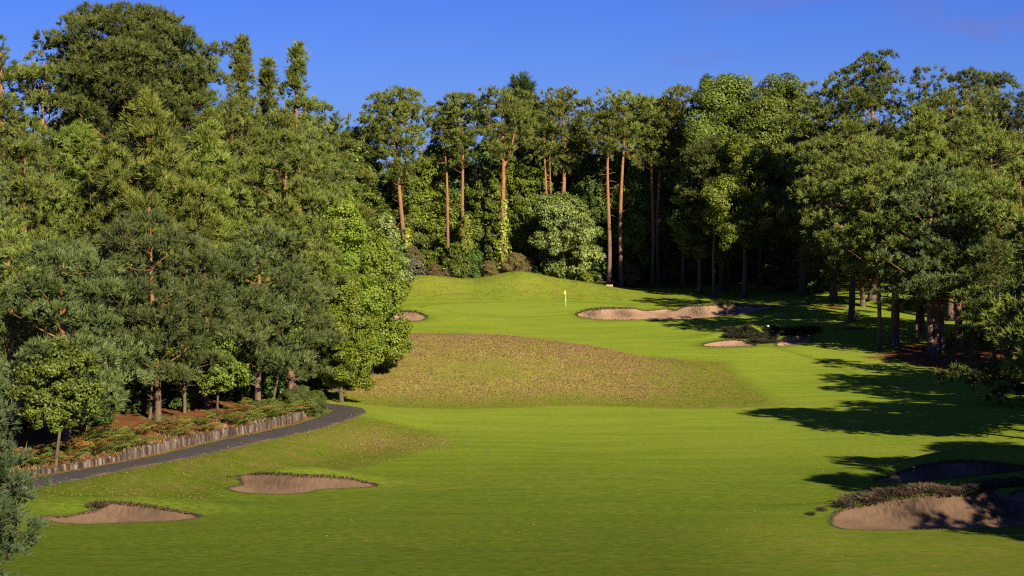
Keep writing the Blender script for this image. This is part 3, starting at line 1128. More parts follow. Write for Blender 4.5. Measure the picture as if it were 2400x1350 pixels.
put('birch_tree', 'egg', 300, 134, 620, 850, 110, 47, 'slim yellow green sapling among the bluish pines', 'bright')
put('birch_tree', 'egg', 105, 124, 640, 900, 110, 48, 'slim green sapling between the olive pine and the thick trunk', 'oak')
put('birch_tree', 'egg', 560, 150, 600, 800, 110, 49, 'pale leafy sapling beside the leaning orange stem', 'bright')
put('oak_tree', 'round', 835, 215, 330, 640, 120, 50, 'dark green broad tree behind the tip of the left wood', 'oak')
put('oak_tree', 'round', 740, 200, 330, 560, 190, 51, 'green broad tree seen over the shoulder of the left wood', 'oak')
# slim understorey trunks
for (u, y, vt, r, lean, lab) in ((347, 125, 700, .12, (.5, 0), 'thin mossy yellowish trunk close beside the bare straight pine'),
                                 (632, 141, 690, .14, (1.5, 0), 'mossy yellowish trunk leaning away from the reddish pine'),
                                 (684, 147, 640, .24, (.0, 0), 'dappled brown trunk behind the leaning mossy one')):
    put('scots_pine' if r > .2 else 'birch_tree', 'pine' if r > .2 else 'egg', u, y, vt, 850, 120, 60 + u, lab, None if r > .2 else 'oak', tr=r, lean=lean)
# rows standing deeper in the wood
deep = [(-20, 150), (120, 158), (230, 160), (400, 160), (520, 158), (600, 166), (700, 164), (50, 185), (180, 190), (330, 192), (480, 195), (610, 200), (720, 208), (790, 235), (700, 240), (640, 235)]
for i, (u, y) in enumerate(deep):
    put('scots_pine', 'pine', u, y, 330 + 40 * (i % 3) + (y - 150) * .4, 760, 230, 80 + i % 3, 'pine standing deep in the left wood, mostly hidden by nearer pines', 'pine_dark', group='pines deep in the left wood', stubs=0, share=('deep', i % 3))
# shrubs under the left wood
LS = 'glossy laurels under the left wood'
for i, (u, y, vt, w) in enumerate([(310, 128, 905, 110), (215, 122, 915, 130), (425, 132, 895, 120), (60, 117, 905, 170), (520, 143, 880, 130), (255, 135, 890, 150), (150, 126, 900, 150),
                                   (380, 141, 870, 150), (600, 151, 850, 140), (-40, 118, 880, 160), (690, 160, 860, 120), (470, 150, 850, 160)]):
    put('laurel_bush', 'bush', u, y, vt, 1000, w, 200 + i % 4, 'shiny leaved laurel beside the two thin trunks' if i == 0 else 'dark laurel bush in the shade under the left wood', 'laurel', group=LS, cat='bush', leaf=.2, share=('ls', i % 4))
put('gorse_bush', 'bush', 738, 143.5, 918, 985, 85, 221, 'dark gorse bush at the far end of the log wall where the path bends', 'pine_dark', cat='bush', leaf=.12, ratio=.2, bark='bark_grey')
put('gorse_bush', 'bush', 700, 147, 905, 970, 80, 222, 'dark gorse bush behind the far end of the log wall', 'pine_dark', cat='bush', leaf=.12, ratio=.2, bark='bark_grey')
# the young pine close to the camera
put('young_pine', 'pine', -66, 60, 868, 1400, 165, 31, 'bluish young pine close by, its boughs reaching in at the lower photo corner', 'pine_near', det=.75, L=.30, W=.042, K=8, dens=38, pr=.62, lev=.72, nl=8, flat=.5, prof='bush', cat='tree', stubs=0)

# ------------------------------------------------------------------ tall pines behind the green
GC = 'tall pines behind the green'
put('tall_pine', 'tall', 953, 285, 212, 425, 154, 301, 'tall bare trunked pine standing clear of the others, crown spreading over the sky gap', group=GC, lean=(-1.9, 0), tr=.37, nl=6)
put('tall_pine', 'tall', 1055, 287, 250, 325, 75, 302, 'thin leaning pine with a small tuft of crown', group=GC, lean=(-1.3, 0), tr=.26)
put('tall_pine', 'tall', 1068, 293, 300, 430, 79, 303, 'dark thin trunk just behind the small tufted pine', group=GC, lean=(-.9, 0), tr=.22)
put('tall_pine', 'tall', 1090, 286, 230, 390, 106, 304, 'pine with a layered narrow crown and bright leaves at its foot', group=GC, lean=(-.5, 0), tr=.3)
put('tall_pine', 'tall', 1182, 284, 214, 365, 150, 305, 'tall pine with a forked limb half way up and an ivy wrapped foot', group=GC, fork=True, lean=(-.5, 0), tr=.42)
put('tall_pine', 'tall', 1280, 289, 250, 375, 110, 306, 'pine with twin slender stems behind the pale rounded tree', group=GC, twin=True, tr=.25, lean=(-.3, 0))
put('tall_pine', 'tall', 1322, 290, 226, 400, 132, 307, 'full crowned pine rising straight behind the pale rounded tree', group=GC, tr=.42)
put('tall_pine', 'tall', 1246, 295, 360, 500, 79, 308, 'short thin pine left of the twin stemmed pine', group=GC, tr=.2)
put('tall_pine', 'tall', 1427, 283, 262, 370, 88, 309, 'straight bare pine with a narrow crown, left one of the pair by the pale edging', group=GC, tr=.33, stubs=16)
put('tall_pine', 'tall', 1456, 283, 225, 345, 123, 310, 'straight bare pine with a broad crown, right one of the pair by the pale edging', group=GC, tr=.33, lean=(.5, 0))
put('tall_pine', 'tall', 1528, 285, 250, 390, 97, 311, 'shaded thin trunked pine at the edge of the dark wood', group=GC, tr=.28)
put('tall_pine', 'tall', 1543, 287, 240, 400, 106, 312, 'shaded pine close behind the thin trunked one', group=GC, tr=.3, lean=(.4, 0))
put('tall_pine', 'tall', 1495, 312, 238, 400, 114, 313, 'dark topped pine behind the broad crowned bare pine', group=GC)
put('tall_pine', 'tall', 1385, 312, 270, 420, 106, 314, 'dark pine in the gap left of the pair by the pale edging', group=GC)
put('tall_pine', 'tall', 850, 292, 285, 560, 88, 316, 'small dark pine crown left of the tall clear standing pine', group=GC)
put('cypress_tree', 'spire', 1220, 312, 186, 560, 120, 317, 'dark feathery cypress peak rising behind the pine crowns', 'cypress', prof='egg', up=.7, L=.7, pr=.9)
# broadleaved screen behind the pines
GB = 'leafy trees screening the back of the green'
scr = [(835, 293, 330, 170), (895, 296, 420, 150), (965, 293, 385, 150), (1020, 292, 345, 140), (1075, 295, 365, 150), (1130, 292, 385, 150), (1200, 295, 375, 150), (1255, 293, 360, 140),
       (1310, 299, 350, 150), (1370, 293, 360, 150), (1430, 296, 345, 150), (1490, 292, 400, 150), (1550, 295, 340, 160), (930, 308, 400, 160), (1150, 312, 330, 170), (1350, 316, 320, 180), (800, 303, 320, 160)]
for i, (u, y, vt, w) in enumerate(scr):
    mt = ('oak', 'bright', 'oak', 'bright', 'laurel')[i % 5]
    lab = {'oak': 'mid green leafy tree in the screen behind the tall pines', 'bright': 'yellow green leafy tree in the screen behind the tall pines', 'laurel': 'deep green leafy tree in the screen behind the tall pines'}[mt]
    put('leafy_tree', 'round', u, y, vt, 640, w, 330 + i % 6, lab, mt, group=GB, leaf=.19, share=('gb', i % 5, i % 2))
low = [(1030, 294, 505, 120), (1095, 292, 520, 120), (985, 293, 540, 90), (1150, 295, 500, 110), (1215, 300, 520, 110), (1480, 296, 440, 110), (1400, 296, 520, 120), (880, 288, 520, 110)]
lowl = ['dense olive leafy tree behind the dip between the grass mounds', 'green leafy tree with a bright top left of the ivied trunk', 'green leafy tree right of the ivied pine foot',
        'leafy tree with thin pale twigs left of the tall ivied trunk', 'dark leafy tree right of the tall ivied trunk', 'yellowish leafy tree behind the pair of bare pines',
        'dark leafy tree between the pale rounded tree and the bare pines', 'grey green leafy tree behind the tip of the left wood, by the tall pine']
for i, (u, y, vt, w) in enumerate(low):
    put('leafy_tree', 'bush', u, y, vt, 680, w, 350 + i, lowl[i], ('oak', 'oak', 'oak', 'oak', 'laurel', 'bright', 'laurel', 'oak')[i], group='lower leafy trees behind the green', leaf=.18)
put('chestnut_tree', 'round', 1325, 283.5, 462, 655, 190, 361, 'pale rounded leafy tree on the crest of the mound behind the flag', 'chestnut', leaf=.27, ratio=.38, tr=.28)
# shrubs along the mound crest
GS = 'shrubs along the crest of the grass mounds'
for (u, y, vt, w, mt, lab, nm) in [
        (915, 284, 565, 55, 'yellow', 'yellow green bush with a pointed top beside the grey leafy tree', 'yellow_bush'),
        (940, 283, 590, 60, 'yellow', 'yellow green bush below the ivied pine foot', 'yellow_bush'),
        (965, 284.5, 575, 60, 'gorse', 'brown gorse bush at the foot of the ivied tall pine', 'gorse_bush'),
        (968, 282.5, 605, 75, 'broom', 'pale flowering bush on the crest of the first mound', 'pale_bush'),
        (1020, 283, 618, 45, 'gorse', 'low brown gorse right of the pale flowering bush', 'gorse_bush'),
        (1050, 284, 628, 45, 'gorse', 'lowest brown gorse at the edge of the dip', 'gorse_bush'),
        (1150, 284, 615, 60, 'gorse', 'brown gorse left of the ivied trunk foot', 'gorse_bush'),
        (1208, 283.5, 595, 75, 'gorse', 'largest brown gorse right of the ivied trunk', 'gorse_bush'),
        (1240, 284.5, 605, 40, 'gorse', 'brown gorse against the dark gap beside the pale rounded tree', 'gorse_bush'),
        (1110, 285, 585, 70, 'laurel', 'dark green bush filling the dip between the mounds', 'leafy_bush'),
        (1075, 285, 570, 80, 'oak', 'olive bush at the left of the dip between the mounds', 'leafy_bush'),
        (1370, 281.5, 638, 45, 'bright', 'small bright green bush at the foot of the pale rounded tree', 'leafy_bush'),
        (1475, 284, 620, 60, 'gorse', 'bare twiggy brown bush right of the pair of bare pines', 'gorse_bush'),
        (1405, 286, 610, 55, 'laurel', 'dark bush between the pale rounded tree and the bare pines', 'leafy_bush')]:
    needle = mt in ('gorse',)
    put(nm, 'bush', u, y, vt, 690, w, int(u), lab, mt, group=GS, cat='bush', leaf=.13 if needle else .18, ratio=.22 if needle else .6)


def ivy(u, y, v0, v1, w0, w1, seed, label, mat='ivy'):
    rng = np.random.default_rng(seed)
    x = xat(u, y)
    z0 = float(terr(x, y))
    za, zb = max(z0, zat(v1, y)), zat(v0, y)
    n = 900
    t = rng.random(n) ** .9
    r = (w1 * (1 - t) + w0 * t) / F * y * .5 * (.55 + .5 * rng.random(n)) * (1 + .35 * np.sin(t * 19 + 2))
    a = rng.random(n) * 6.28
    P = np.stack([np.cos(a) * r, np.sin(a) * r, za - z0 + t * (zb - za)], -1)
    Nn = unit(np.stack([np.cos(a), np.sin(a), .3 + 0 * a], -1) + rng.normal(size=(n, 3)) * .45)
    g = Geo()
    leaves(g, P, Nn, .34, rng, .3 + .7 * rng.random(n), .75)
    tag(obj('ivy', g.mesh('ivy', [M[mat]]), None, (x, y, z0)), label, 'climbing plant', 'climbers on the tall pines')


ivy(955, 284.9, 535, 600, 14, 34, 1, 'short yellow green ivy sleeve at the foot of the clear standing tall pine')
ivy(1181, 283.9, 468, 632, 14, 36, 2, 'tall yellow green ivy column climbing the forked pine')
ivy(1094, 285.8, 505, 610, 16, 60, 3, 'broad green climber spreading at the foot of the layered pine', 'bright')
ivy(1245, 294.9, 500, 560, 8, 14, 4, 'small yellow green climber on the short thin pine')

# ------------------------------------------------------------------ the right-hand wood
GR = 'leafy trees at the shaded corner of the wood'
put('oak_tree', 'round', 1695, 276, 178, 590, 270, 401, 'tall green oak with the highest leafy crown right of the sky gap', group=GR, leaf=.19)
put('oak_tree', 'round', 1830, 272, 178, 560, 260, 402, 'green oak with a broad rounded top beside the highest leafy crown', group=GR, leaf=.19)
put('oak_tree', 'round', 1745, 262, 330, 560, 240, 403, 'sunlit bright green tree standing forward of the two oaks', 'bright', group=GR, leaf=.19)
put('oak_tree', 'round', 1640, 272, 330, 600, 130, 404, 'narrow leafy tree at the sunny left edge of the dark wood', group=GR, leaf=.19)
put('oak_tree', 'round', 1880, 258, 300, 560, 170, 405, 'leafy tree half lost in the shade beside the bright pines', group=GR, leaf=.19)
put('tall_pine', 'tall', 1600, 284, 210, 440, 130, 406, 'pine with a ragged dark crown left of the highest oak', group=GR, mat='pine_mid')
put('cedar_tree', 'spire', 1655, 300, 184, 500, 110, 407, 'cedar with long flat fronds peeping out left of the highest oak', 'cypress', group=GR, up=.1)
for (u, y, w, lab, mt) in ((1675, 266, 110, 'bare trunk with one sunlit spot in the dark wood', 'pine_dark'), (1742, 274, 120, 'thick shaded trunk standing in the dark wood', 'pine_dark'),
                           (1710, 280, 110, 'thin shaded trunk behind the sunspotted one', 'pine_dark'), (1777, 276, 100, 'shaded trunk right of the thick one in the dark wood', 'pine_dark')):
    put('scots_pine', 'tall', u, y, 330, 520, w, 410 + int(u) % 7, lab, mt, group='trunks in the dark wood', stubs=2)
for i, (u, y, vt, w) in enumerate([(1560, 291, 545, 110), (1640, 290, 530, 140), (1720, 290, 520, 150), (1800, 284, 520, 150), (1860, 270, 540, 140), (1905, 262, 570, 100), (1600, 300, 480, 150), (1700, 304, 470, 170), (1800, 300, 470, 170), (1900, 285, 500, 150)]):
    put('laurel_bush', 'bush', u, y, vt, 700, w, 430 + i % 4, 'dark bush in the black shade under the right wood', 'laurel', group='bushes in the shade of the right wood', cat='bush', leaf=.26, share=('rb', i % 4))
GP = 'pines of the right wood'
put('scots_pine', 'pine', 2045, 244, 130, 480, 150, 441, 'dark pine with a twin lobed crown, highest against the sky on the right', 'pine_dark', group=GP, prof='dome')
put('scots_pine', 'pine', 1955, 246, 190, 560, 210, 442, 'dull green pine right of the rounded oak', 'pine_mid', group=GP, prof='dome')
put('scots_pine', 'pine', 2165, 240, 172, 480, 150, 443, 'thin crowned bluish pine with sky showing through', 'pine_blue', group=GP, dens=5.5)
put('scots_pine', 'pine', 2262, 238, 180, 460, 110, 444, 'small dark pine top, left one of two near the photo edge', 'pine_dark', group=GP, prof='dome')
put('scots_pine', 'pine', 2330, 240, 186, 460, 120, 445, 'small dark pine top, right one of two near the photo edge', 'pine_dark', group=GP, prof='dome')
put('scots_pine', 'pine', 2410, 232, 225, 520, 130, 446, 'dark pine at the photo edge against the sky', 'pine_dark', group=GP)
put('scots_pine', 'pine', 2230, 226, 222, 520, 230, 447, 'dense dark green pine below the two small tops', 'pine_mid', group=GP, prof='dome')
put('scots_pine', 'pine', 1997, 226, 300, 600, 250, 448, 'sunlit olive pine on the single dark trunk nearest the shaded bunker', 'pine_mid', group=GP, tr=.40)
put('scots_pine', 'pine', 1952, 251, 420, 640, 150, 449, 'pine on the small dark trunk at the far edge of the sunny glade', 'pine_mid', group=GP, tr=.36)
put('scots_pine', 'pine', 1966, 258, 440, 640, 120, 450, 'pine on the pale leaning trunk behind the far edge of the glade', 'pine_mid', group=GP, tr=.26, lean=(-1.5, 0))
put('scots_pine', 'pine', 2024, 240, 400, 660, 150, 451, 'pine on the crooked dark trunk leaning in the glade', 'pine_dark', group=GP, tr=.32, lean=(-2.0, 0))
put('maritime_pine', 'brush', 2160, 214, 262, 560, 250, 452, 'bright green long needled pine in the middle of the right wood', group=GP)
put('scots_pine', 'pine', 2062, 201, 330, 640, 250, 453, 'sunlit olive pine on the slimmer of two close dark trunks', 'pine_mid', group=GP, tr=.24, lean=(-.8, 0))
put('scots_pine', 'pine', 2097, 203, 390, 640, 220, 454, 'sunlit pine on the thickest dark trunk with a bright spot', 'pine_green', group=GP, tr=.50)
put('scots_pine', 'pine', 2182, 195, 400, 690, 250, 455, 'pale sunlit pine on a grey brown double trunk', 'pine_blue', group=GP, tr=.36, twin=True)
put('scots_pine', 'pine', 2208, 197, 440, 690, 230, 456, 'yellow green sunlit pine on the grey trunk right of the double one', 'pine_green', group=GP, tr=.34, prof='dome')
put('scots_pine', 'pine', 2248, 199, 380, 700, 240, 457, 'olive pine on the shaded brown trunk at the end of the row', 'pine_mid', group=GP, tr=.42)
put('scots_pine', 'pine', 2320, 204, 300, 660, 240, 458, 'broad layered pine behind the row of trunks, near the photo edge', 'pine_mid', group=GP)
put('scots_pine', 'pine', 2390, 186, 400, 760, 220, 459, 'yellow green pine high at the photo edge, beside the broad layered pine', 'pine_green', group=GP)
put('scots_pine', 'pine', 2330, 172, 580, 900, 130, 460, 'low dark pine sweeping almost to the ground near the photo edge', 'pine_dark', group=GP, tr=.2)
put('scots_pine', 'pine', 2425, 149, 590, 930, 200, 461, 'nearest dark pine at the photo edge, trunk on the shaded grass', 'pine_dark', group=GP, tr=.30)
put('scots_pine', 'pine', 2150, 206, 560, 720, 120, 462, 'shaded pine between the thickest trunk and the double trunk', 'pine_dark', group=GP, tr=.22)
# beyond the frame on the right: these throw the shade over the fairway
GO = 'pines beyond the photo edge that shade the fairway'
for i, (x, y, H, R, hb) in enumerate([(36, 122, 19, 4.4, .25), (43, 126, 18, 4.2, .25), (49, 131, 19, 4.2, .25), (31.5, 83, 15, 3.2, .25), (36.5, 90, 17, 4.0, .25), (43, 97, 17, 4, .25), (31, 68, 11.5, 2.6, .25), (37, 73, 14, 3.4, .25), (33, 76, 12.5, 3.2, .2), (33, 91, 13, 3.4, .25), (38.5, 88, 14, 3.6, .25),
                                      (47, 151, 19, 4.4, .25), (54, 148, 20, 4.5, .25), (55, 166, 19, 4.4, .25), (60, 182, 20, 4.5, .25), (58, 200, 20, 4.5, .25), (63, 215, 21, 4.5, .2), (66, 232, 21, 4.5, .2), (64, 250, 21, 4.5, .2)]):
    z0 = float(terr(x, y)) - .05
    plant_tree('scots_pine', gen_pine, ('off', i % 5), dict(seed=500 + i % 5, H=16., R=4.2, hb=.3, det=1.25, pr=1.35, K=7, dens=24, nl=7, lev=1.1), 'pine_mid', 'bark_pine', (x, y, z0),
               'pine standing outside the photo edge, known by its shadow', 'tree', GO, i * 1.3, (R / 4.2, R / 4.2, H * .84 / 16.))
# distant ridge of wood that closes the view
back = [(-150, 250, 330), (0, 245, 300), (150, 250, 320), (300, 255, 300), (450, 262, 320), (600, 270, 310), (720, 290, 340), (820, 345, 350), (920, 350, 420), (1000, 350, 400), (1080, 350, 380), (1170, 352, 370), (1260, 350, 370),
        (1350, 352, 360), (1440, 350, 350), (1530, 350, 330), (1620, 340, 300), (1710, 330, 290), (1800, 325, 280), (1890, 310, 290), (1980, 290, 290), (2080, 285, 300), (2180, 280, 280), (2280, 278, 270), (2380, 275, 300), (2480, 270, 300)]
for i, (u, y, vt) in enumerate(back):
    if y > 255:
        put('leafy_tree', 'round', u, y, vt, 660, 190, 600 + i % 3, 'leafy tree at the very back of the wood, seen only in gaps', 'oak', group='trees at the back of the wood', leaf=.36, share=('bk', i % 3))
    else:
        put('scots_pine', 'pine', u, y, vt, 700, 240, 600 + i % 3, 'pine at the very back of the left wood, seen only in gaps', 'pine_dark', group='trees at the back of the wood', stubs=0, share=('bkp', i % 3))

# ------------------------------------------------------------------ bracken, heather, rough grass


def fern_mesh(seed, mat):
    rng = np.random.default_rng(seed)
    g = Geo()
    for k in range(9):
        a = k * .7 + rng.normal() * .2
        L = .75 + .4 * rng.random()
        n = 13
        t = np.linspace(.05, 1, n)
        el = 1.15 + .2 * rng.normal()
        r = L * t * math.cos(el * .6) * (.6 + .5 * t)
        z = L * (1.05 * t - .55 * t * t) * (.8 + .3 * rng.random())
        d = np.array([math.cos(a), math.sin(a), 0])
        sd = np.array([-math.sin(a), math.cos(a), 0])
        C = d * r[:, None] + np.array([0, 0, 1.]) * z[:, None]
        ln = .26 * (1 - t) ** .7 + .03
        for s in (-1, 1):
            tip = C + sd * s * ln[:, None] + d * .06 - np.array([0, 0, .05])
            b0 = C - d * .035
            b1 = C + d * .035 + [0, 0, .01]
            V = np.stack([b0, b1, tip], 1).reshape(-1, 3)
            g.add(V, tris=np.arange(3 * n).reshape(-1, 3), tint=.2 + .7 * rng.random())
    return g.mesh('bracken_fern', [M[mat]])


FERN = {'fern': [fern_mesh(i, 'fern') for i in range(3)], 'rust': [fern_mesh(10 + i, 'rust') for i in range(3)]}
rng = np.random.default_rng(77)
for i in range(120):
    y = 103 + 40 * rng.random() ** .9
    s = 2.5 + 2.6 * rng.random() ** 1.5
    x = float(xpath(y)) - s
    kd = 'rust' if rng.random() < .25 else 'fern'
    o = obj('bracken_fern', FERN[kd][int(rng.integers(3))], None, (x, y, float(terr(x, y)) - .03), rng.random() * 6.28, .9 + .6 * rng.random())
    tag(o, 'green bracken clump behind the log palisade' if kd == 'fern' else 'russet dying bracken clump behind the log palisade', 'fern', 'bracken behind the log wall')
for i in range(26):
    u = 1395 + 250 * rng.random()
    y = 281.5 + 4 * rng.random()
    x = xat(u, y)
    kd = 'rust' if rng.random() < .55 else 'fern'
    o = obj('bracken_fern', FERN[kd][int(rng.integers(3))], None, (x, y, float(terr(x, y)) - .03), rng.random() * 6.28, 1.0 + .5 * rng.random())
    tag(o, 'green bracken at the feet of the bare pines behind the green' if kd == 'fern' else 'russet bracken at the feet of the bare pines behind the green', 'fern', 'bracken below the tall pines')


def heather_mesh(seed, mat, n=150):
    rng = np.random.default_rng(seed)
    g = Geo()
    P = np.stack([np.clip(rng.normal(size=n), -1.6, 1.6) * .18, np.clip(rng.normal(size=n), -1.6, 1.6) * .15, np.zeros(n)], -1)
    A = unit(np.stack([P[:, 0] * 2, P[:, 1] * 2, np.ones(n)], -1) + rng.normal(size=(n, 3)) * .25)
    P += A * (.05 + .25 * rng.random((n, 1)))
    blades(g, P, A, .2, .03, 4, rng, rng.random(n))
    return g.mesh('heather_clump', [M[mat]])


HM = [heather_mesh(i, 'heather_lip') for i in range(3)]
HD = [heather_mesh(10 + i, 'heather_shade_toned') for i in range(3)]
lipu = [(1900, 1206), (1925, 1196), (1950, 1186), (1970, 1180), (1990, 1174), (2010, 1170), (2030, 1166), (2045, 1165), (2062, 1162), (2080, 1160), (2098, 1157), (2116, 1154), (2134, 1152), (2152, 1149), (2170, 1150), (2190, 1152),
        (2212, 1154), (2232, 1153), (2252, 1152), (2275, 1148), (2295, 1142), (2315, 1138), (2335, 1136), (2360, 1134), (2385, 1134), (2020, 1176), (2060, 1174), (2040, 1182), (2075, 1170), (2110, 1163), (1985, 1186), (2130, 1160), (2350, 1142), (2310, 1147)]
BR = BP['near_right']
lipu += [(u + 9, v + 5) for u, v in lipu[3:25]] + [(u + 3, v - 4) for u, v in lipu[4:25:2]]
for i, (u, v) in enumerate(lipu):
    x, y = hit(u, v)
    d, qx, qy = nearest(np.array([x]), np.array([y]), BR)
    if inside(np.array([x]), np.array([y]), BR)[0]:
        x, y = float(qx[0]), float(qy[0]) + .1
    sc = .55 + .4 * rng.random()
    if i < 5:
        sc *= .6
    o = obj('heather_clump', (HM if i % 3 else HD)[i % 3], None, (x, y, float(terr(x, y)) - .04), rng.random() * 6.28, (sc * 1.5, sc * 1.1, sc * .85))
    tag(o, 'purplish heather clump on the lip of the large reddish bunker' if i % 3 else 'dark heather clump on the lip of the large reddish bunker', 'heather', 'heather on the bunker lip')
for i in range(190):
    u = 1700 + 215 * rng.random()
    v = 772 + 34 * rng.random()
    if i > 140:
        u, v = 1768 + 46 * rng.random(), 786 + 18 * rng.random()
    if v > 797 - abs(u - 1800) * .05 and (u < 1765 or u > 1822):
        v = 775 + 12 * rng.random()
    if u > 1815:
        v = min(v, 784)
    x, y = hit(u, v)
    if inside(np.array([x]), np.array([y]), BP['lobe_bright'])[0] or inside(np.array([x]), np.array([y]), BP['lobe_shaded'])[0]:
        continue
    sc = 1.0 + .7 * rng.random()
    o = obj('heather_clump', HD[i % 3], None, (x, y, float(terr(x, y)) - .03), rng.random() * 6.28, (sc, sc, sc * .72))
    tag(o, 'dark heather clump on the hump between the two sand lobes', 'heather', 'heather between the sand lobes')
x, y = hit(225, 1190)
for k in range(2):
    o = obj('heather_clump', HM[k], None, (x + .3 * k, y + .15 * k, float(terr(x + .3 * k, y + .15 * k)) - .03), 0, .9 - .2 * k)
    tag(o, 'reddish heather clump on the turf wedge of the nearest left bunker', 'heather', 'heather on the turf wedge')

# carpet of heather and tussock grass (far too much to count)


def carpet(name, n, xr, yr, prob, mat, h, w, K, seed, label, lean=.5, bias=None):
    rng = np.random.default_rng(seed)
    x = rng.uniform(*xr, n)
    y = rng.uniform(*yr, n)
    p = prob(x, y)
    keep = rng.random(n) < p
    for P in BP.values():
        b = (P[:, 0].min(), P[:, 0].max(), P[:, 1].min(), P[:, 1].max())
        c = keep & (x > b[0]) & (x < b[1]) & (y > b[2]) & (y < b[3])
        keep[c] &= ~inside(x[c], y[c], P)
    x, y = x[keep], y[keep]
    m = len(x)
    z = terr(x, y)
    A = unit(np.stack([rng.normal(size=m) * lean, rng.normal(size=m) * lean, np.ones(m)], -1))
    g = Geo()
    blades(g, np.stack([x, y, z - .01], -1), A, h * (.6 + .8 * rng.random(m)), w, K, rng, np.clip(.5 + .25 * np.sin(x * 1.3 + np.sin(y)) * np.sin(y * .9) + .3 * rng.normal(size=m) + (bias(x, y) if bias else 0), 0, 1.1), .8, .45)
    tag(obj(name, g.mesh(name, [M[mat]])), label, kind='stuff')


def n_at(x, y):
    return np.sin(x * .9 + 1.7 * np.sin(y * .6)) * np.sin(y * .7 + 1.3 * np.sin(x * .5))


def p_heather(x, y):
    hx = np.interp(x, _HX, _HZ)
    z = ss((hx - .02) / .5) * ss((y - (158 + 1.2 * np.sin(x * .4))) / 4) * ss((199 - y) / 3)
    pt = np.exp(-((x + 2.5) / 6.5) ** 2 - ((y - 171) / 5) ** 2)
    eg = ss((x - 9) / 6) + ss((166 - y) / 6) * .8
    return np.clip(z * (1.1 - 1.1 * pt - .85 * eg + .25 * n_at(x, y)), 0, 1)


def p_spit(x, y):
    s = np.exp(-((x + 8.5) / 4) ** 2 - ((y - 129) / 4.5) ** 2)
    return np.clip(s * (.6 + .5 * n_at(x * 1.5, y * 1.5)), 0, 1)


def p_tuss(x, y):
    s = xpath(y) - x
    a = ss((y - 155.5 - .8 * np.sin(x * .3)) / 2.5) * ss((199 - y) / 3) * ss((23 - x) / 4) * (1 - .8 * p_heather(x, y)) * (x > -18)
    b = np.where(inside(x, y, rough_poly) & (s < -1.7), .35 + .3 * n_at(x, y), 0)
    return np.clip(np.maximum(a * .8, b), 0, 1)


carpet('heather', 60000, (-18, 21), (156, 199), p_heather, 'heather', .115, .06, 5, 1, 'brown and purple heather covering the mound', bias=lambda x, y: (y - 172) / 70)
carpet('heather_patch', 9000, (-20, 2), (118, 142), p_spit, 'heather', .13, .035, 6, 2, 'thin brown heather on the grass below the path')
carpet('rough_grass', 90000, (-26, 23), (84, 199), p_tuss, 'grass_tuft', .10, .04, 5, 3, 'pale tussocky rough grass')
carpet('fringe_grass', 22000, (-30, -13), (100, 144), lambda x, y: ss((xpath(y) - x - 2.1) / .2) * ss((4.2 - xpath(y) + x) / 1.6) * (.55 + .4 * n_at(x * 1.3, y)), 'straw', .36, .03, 6, 4, 'dry straw coloured grass along the top of the log wall')
carpet('mound_grass', 26000, (-16, 15), (260, 284), lambda x, y: .4 + .4 * n_at(x * 1.6, y * 1.6), 'grass_tuft', .10, .05, 4, 5, 'longer grass on the mounds behind the green')

# ------------------------------------------------------------------ flagstick, pale edging, marker
x, y = xat(1326, 250), 250.0
z = float(terr(x, y))
root = obj('flagstick', None, None, (x, y, z))
tag(root, 'striped golf flagstick with a small yellow flag on the green', 'flag')
h = zat(679, 250) - z
bands = [(0, .30, 'yellow_paint'), (.30, .56, 'white'), (.56, .70, 'yellow_paint'), (.70, .84, 'white'), (.84, 1.0, 'black')]
g = Geo()
mi = []
fq = []
for a, b, mt in bands:
    r = .028
    n0 = sum(len(v) for v in g.V)
    g.tube([[0, 0, a * h], [0, 0, (a + b) / 2 * h], [0, 0, b * h]], [r, r, r], 10, cap=True)
me = g.mesh('pole', [M['white'], M['black'], M['yellow_paint']], True)
zs = np.array([p.center.z for p in me.polygons]) / h
mid = np.zeros(len(zs), np.int32)
for a, b, mt in bands:
    mid[(zs >= a - 1e-4) & (zs < b - 1e-6)] = {'white': 0, 'black': 1, 'yellow_paint': 2}[mt]
mid[zs > .999] = 1
me.polygons.foreach_set('material_index', mid)
obj('pole', me, root)
g = Geo()
nu, nv = 9, 7
t = np.linspace(0, 1, nu)
V, Q = [], []
for side_ in (-1, 1):
    for i in range(nu):
        for j in range(nv):
            w = j / (nv - 1)
            tt = t[i]
            top_ = h * .985 - .28 * tt
            botm = h * .985 - .30 - .28 * tt
            V.append([-.02 - .22 * tt, .03 * math.sin(tt * 5 + w * 2) * tt + side_ * .004, top_ * (1 - w) + botm * w])
for s in range(2):
    for i in range(nu - 1):
        for j in range(nv - 1):
            a = s * nu * nv + i * nv + j
            Q.append([a, a + 1, a + nv + 1, a + nv])
g.add(np.array(V), quads=np.array(Q))
obj('flag', g.mesh('flag', [M['yellow_flag']], True), root)

root = obj('pale_edging', None, None, (0, 0, 0))
x0, y0 = xat(1422, 277.5), 277.5
root.location = (x0, y0, float(terr(x0, y0)))
tag(root, 'short row of pale wooden stakes edging the grass below the bare pines', 'edging')
g = Geo()
g.tube([[0, 0, -.2], [0, 0, .3], [0, 0, .62]], [.085, .08, .07], 7, cap=True)
st = g.mesh('stake', [M['pale_wood']])
for k in range(6):
    xx = k * .16
    zz = float(terr(x0 + xx, y0)) - root.location.z
    obj('stake', st, root, (xx, .0, zz - .05 + .02 * (k % 2)), 0, (1, 1, .42 + .04 * k))
x, y = hit(1800, 779)
root = obj('hazard_marker', None, None, (x, y, float(terr(x, y))))
tag(root, 'tiny white plate among the dark heather between the sand lobes', 'marker')
g = Geo()
g.box((0, 0, .3), (.05, .05, .7))
obj('stake', g.mesh('stake', [M['log']]), root)
g = Geo()
g.box((0, -.03, .72), (.22, .03, .15))
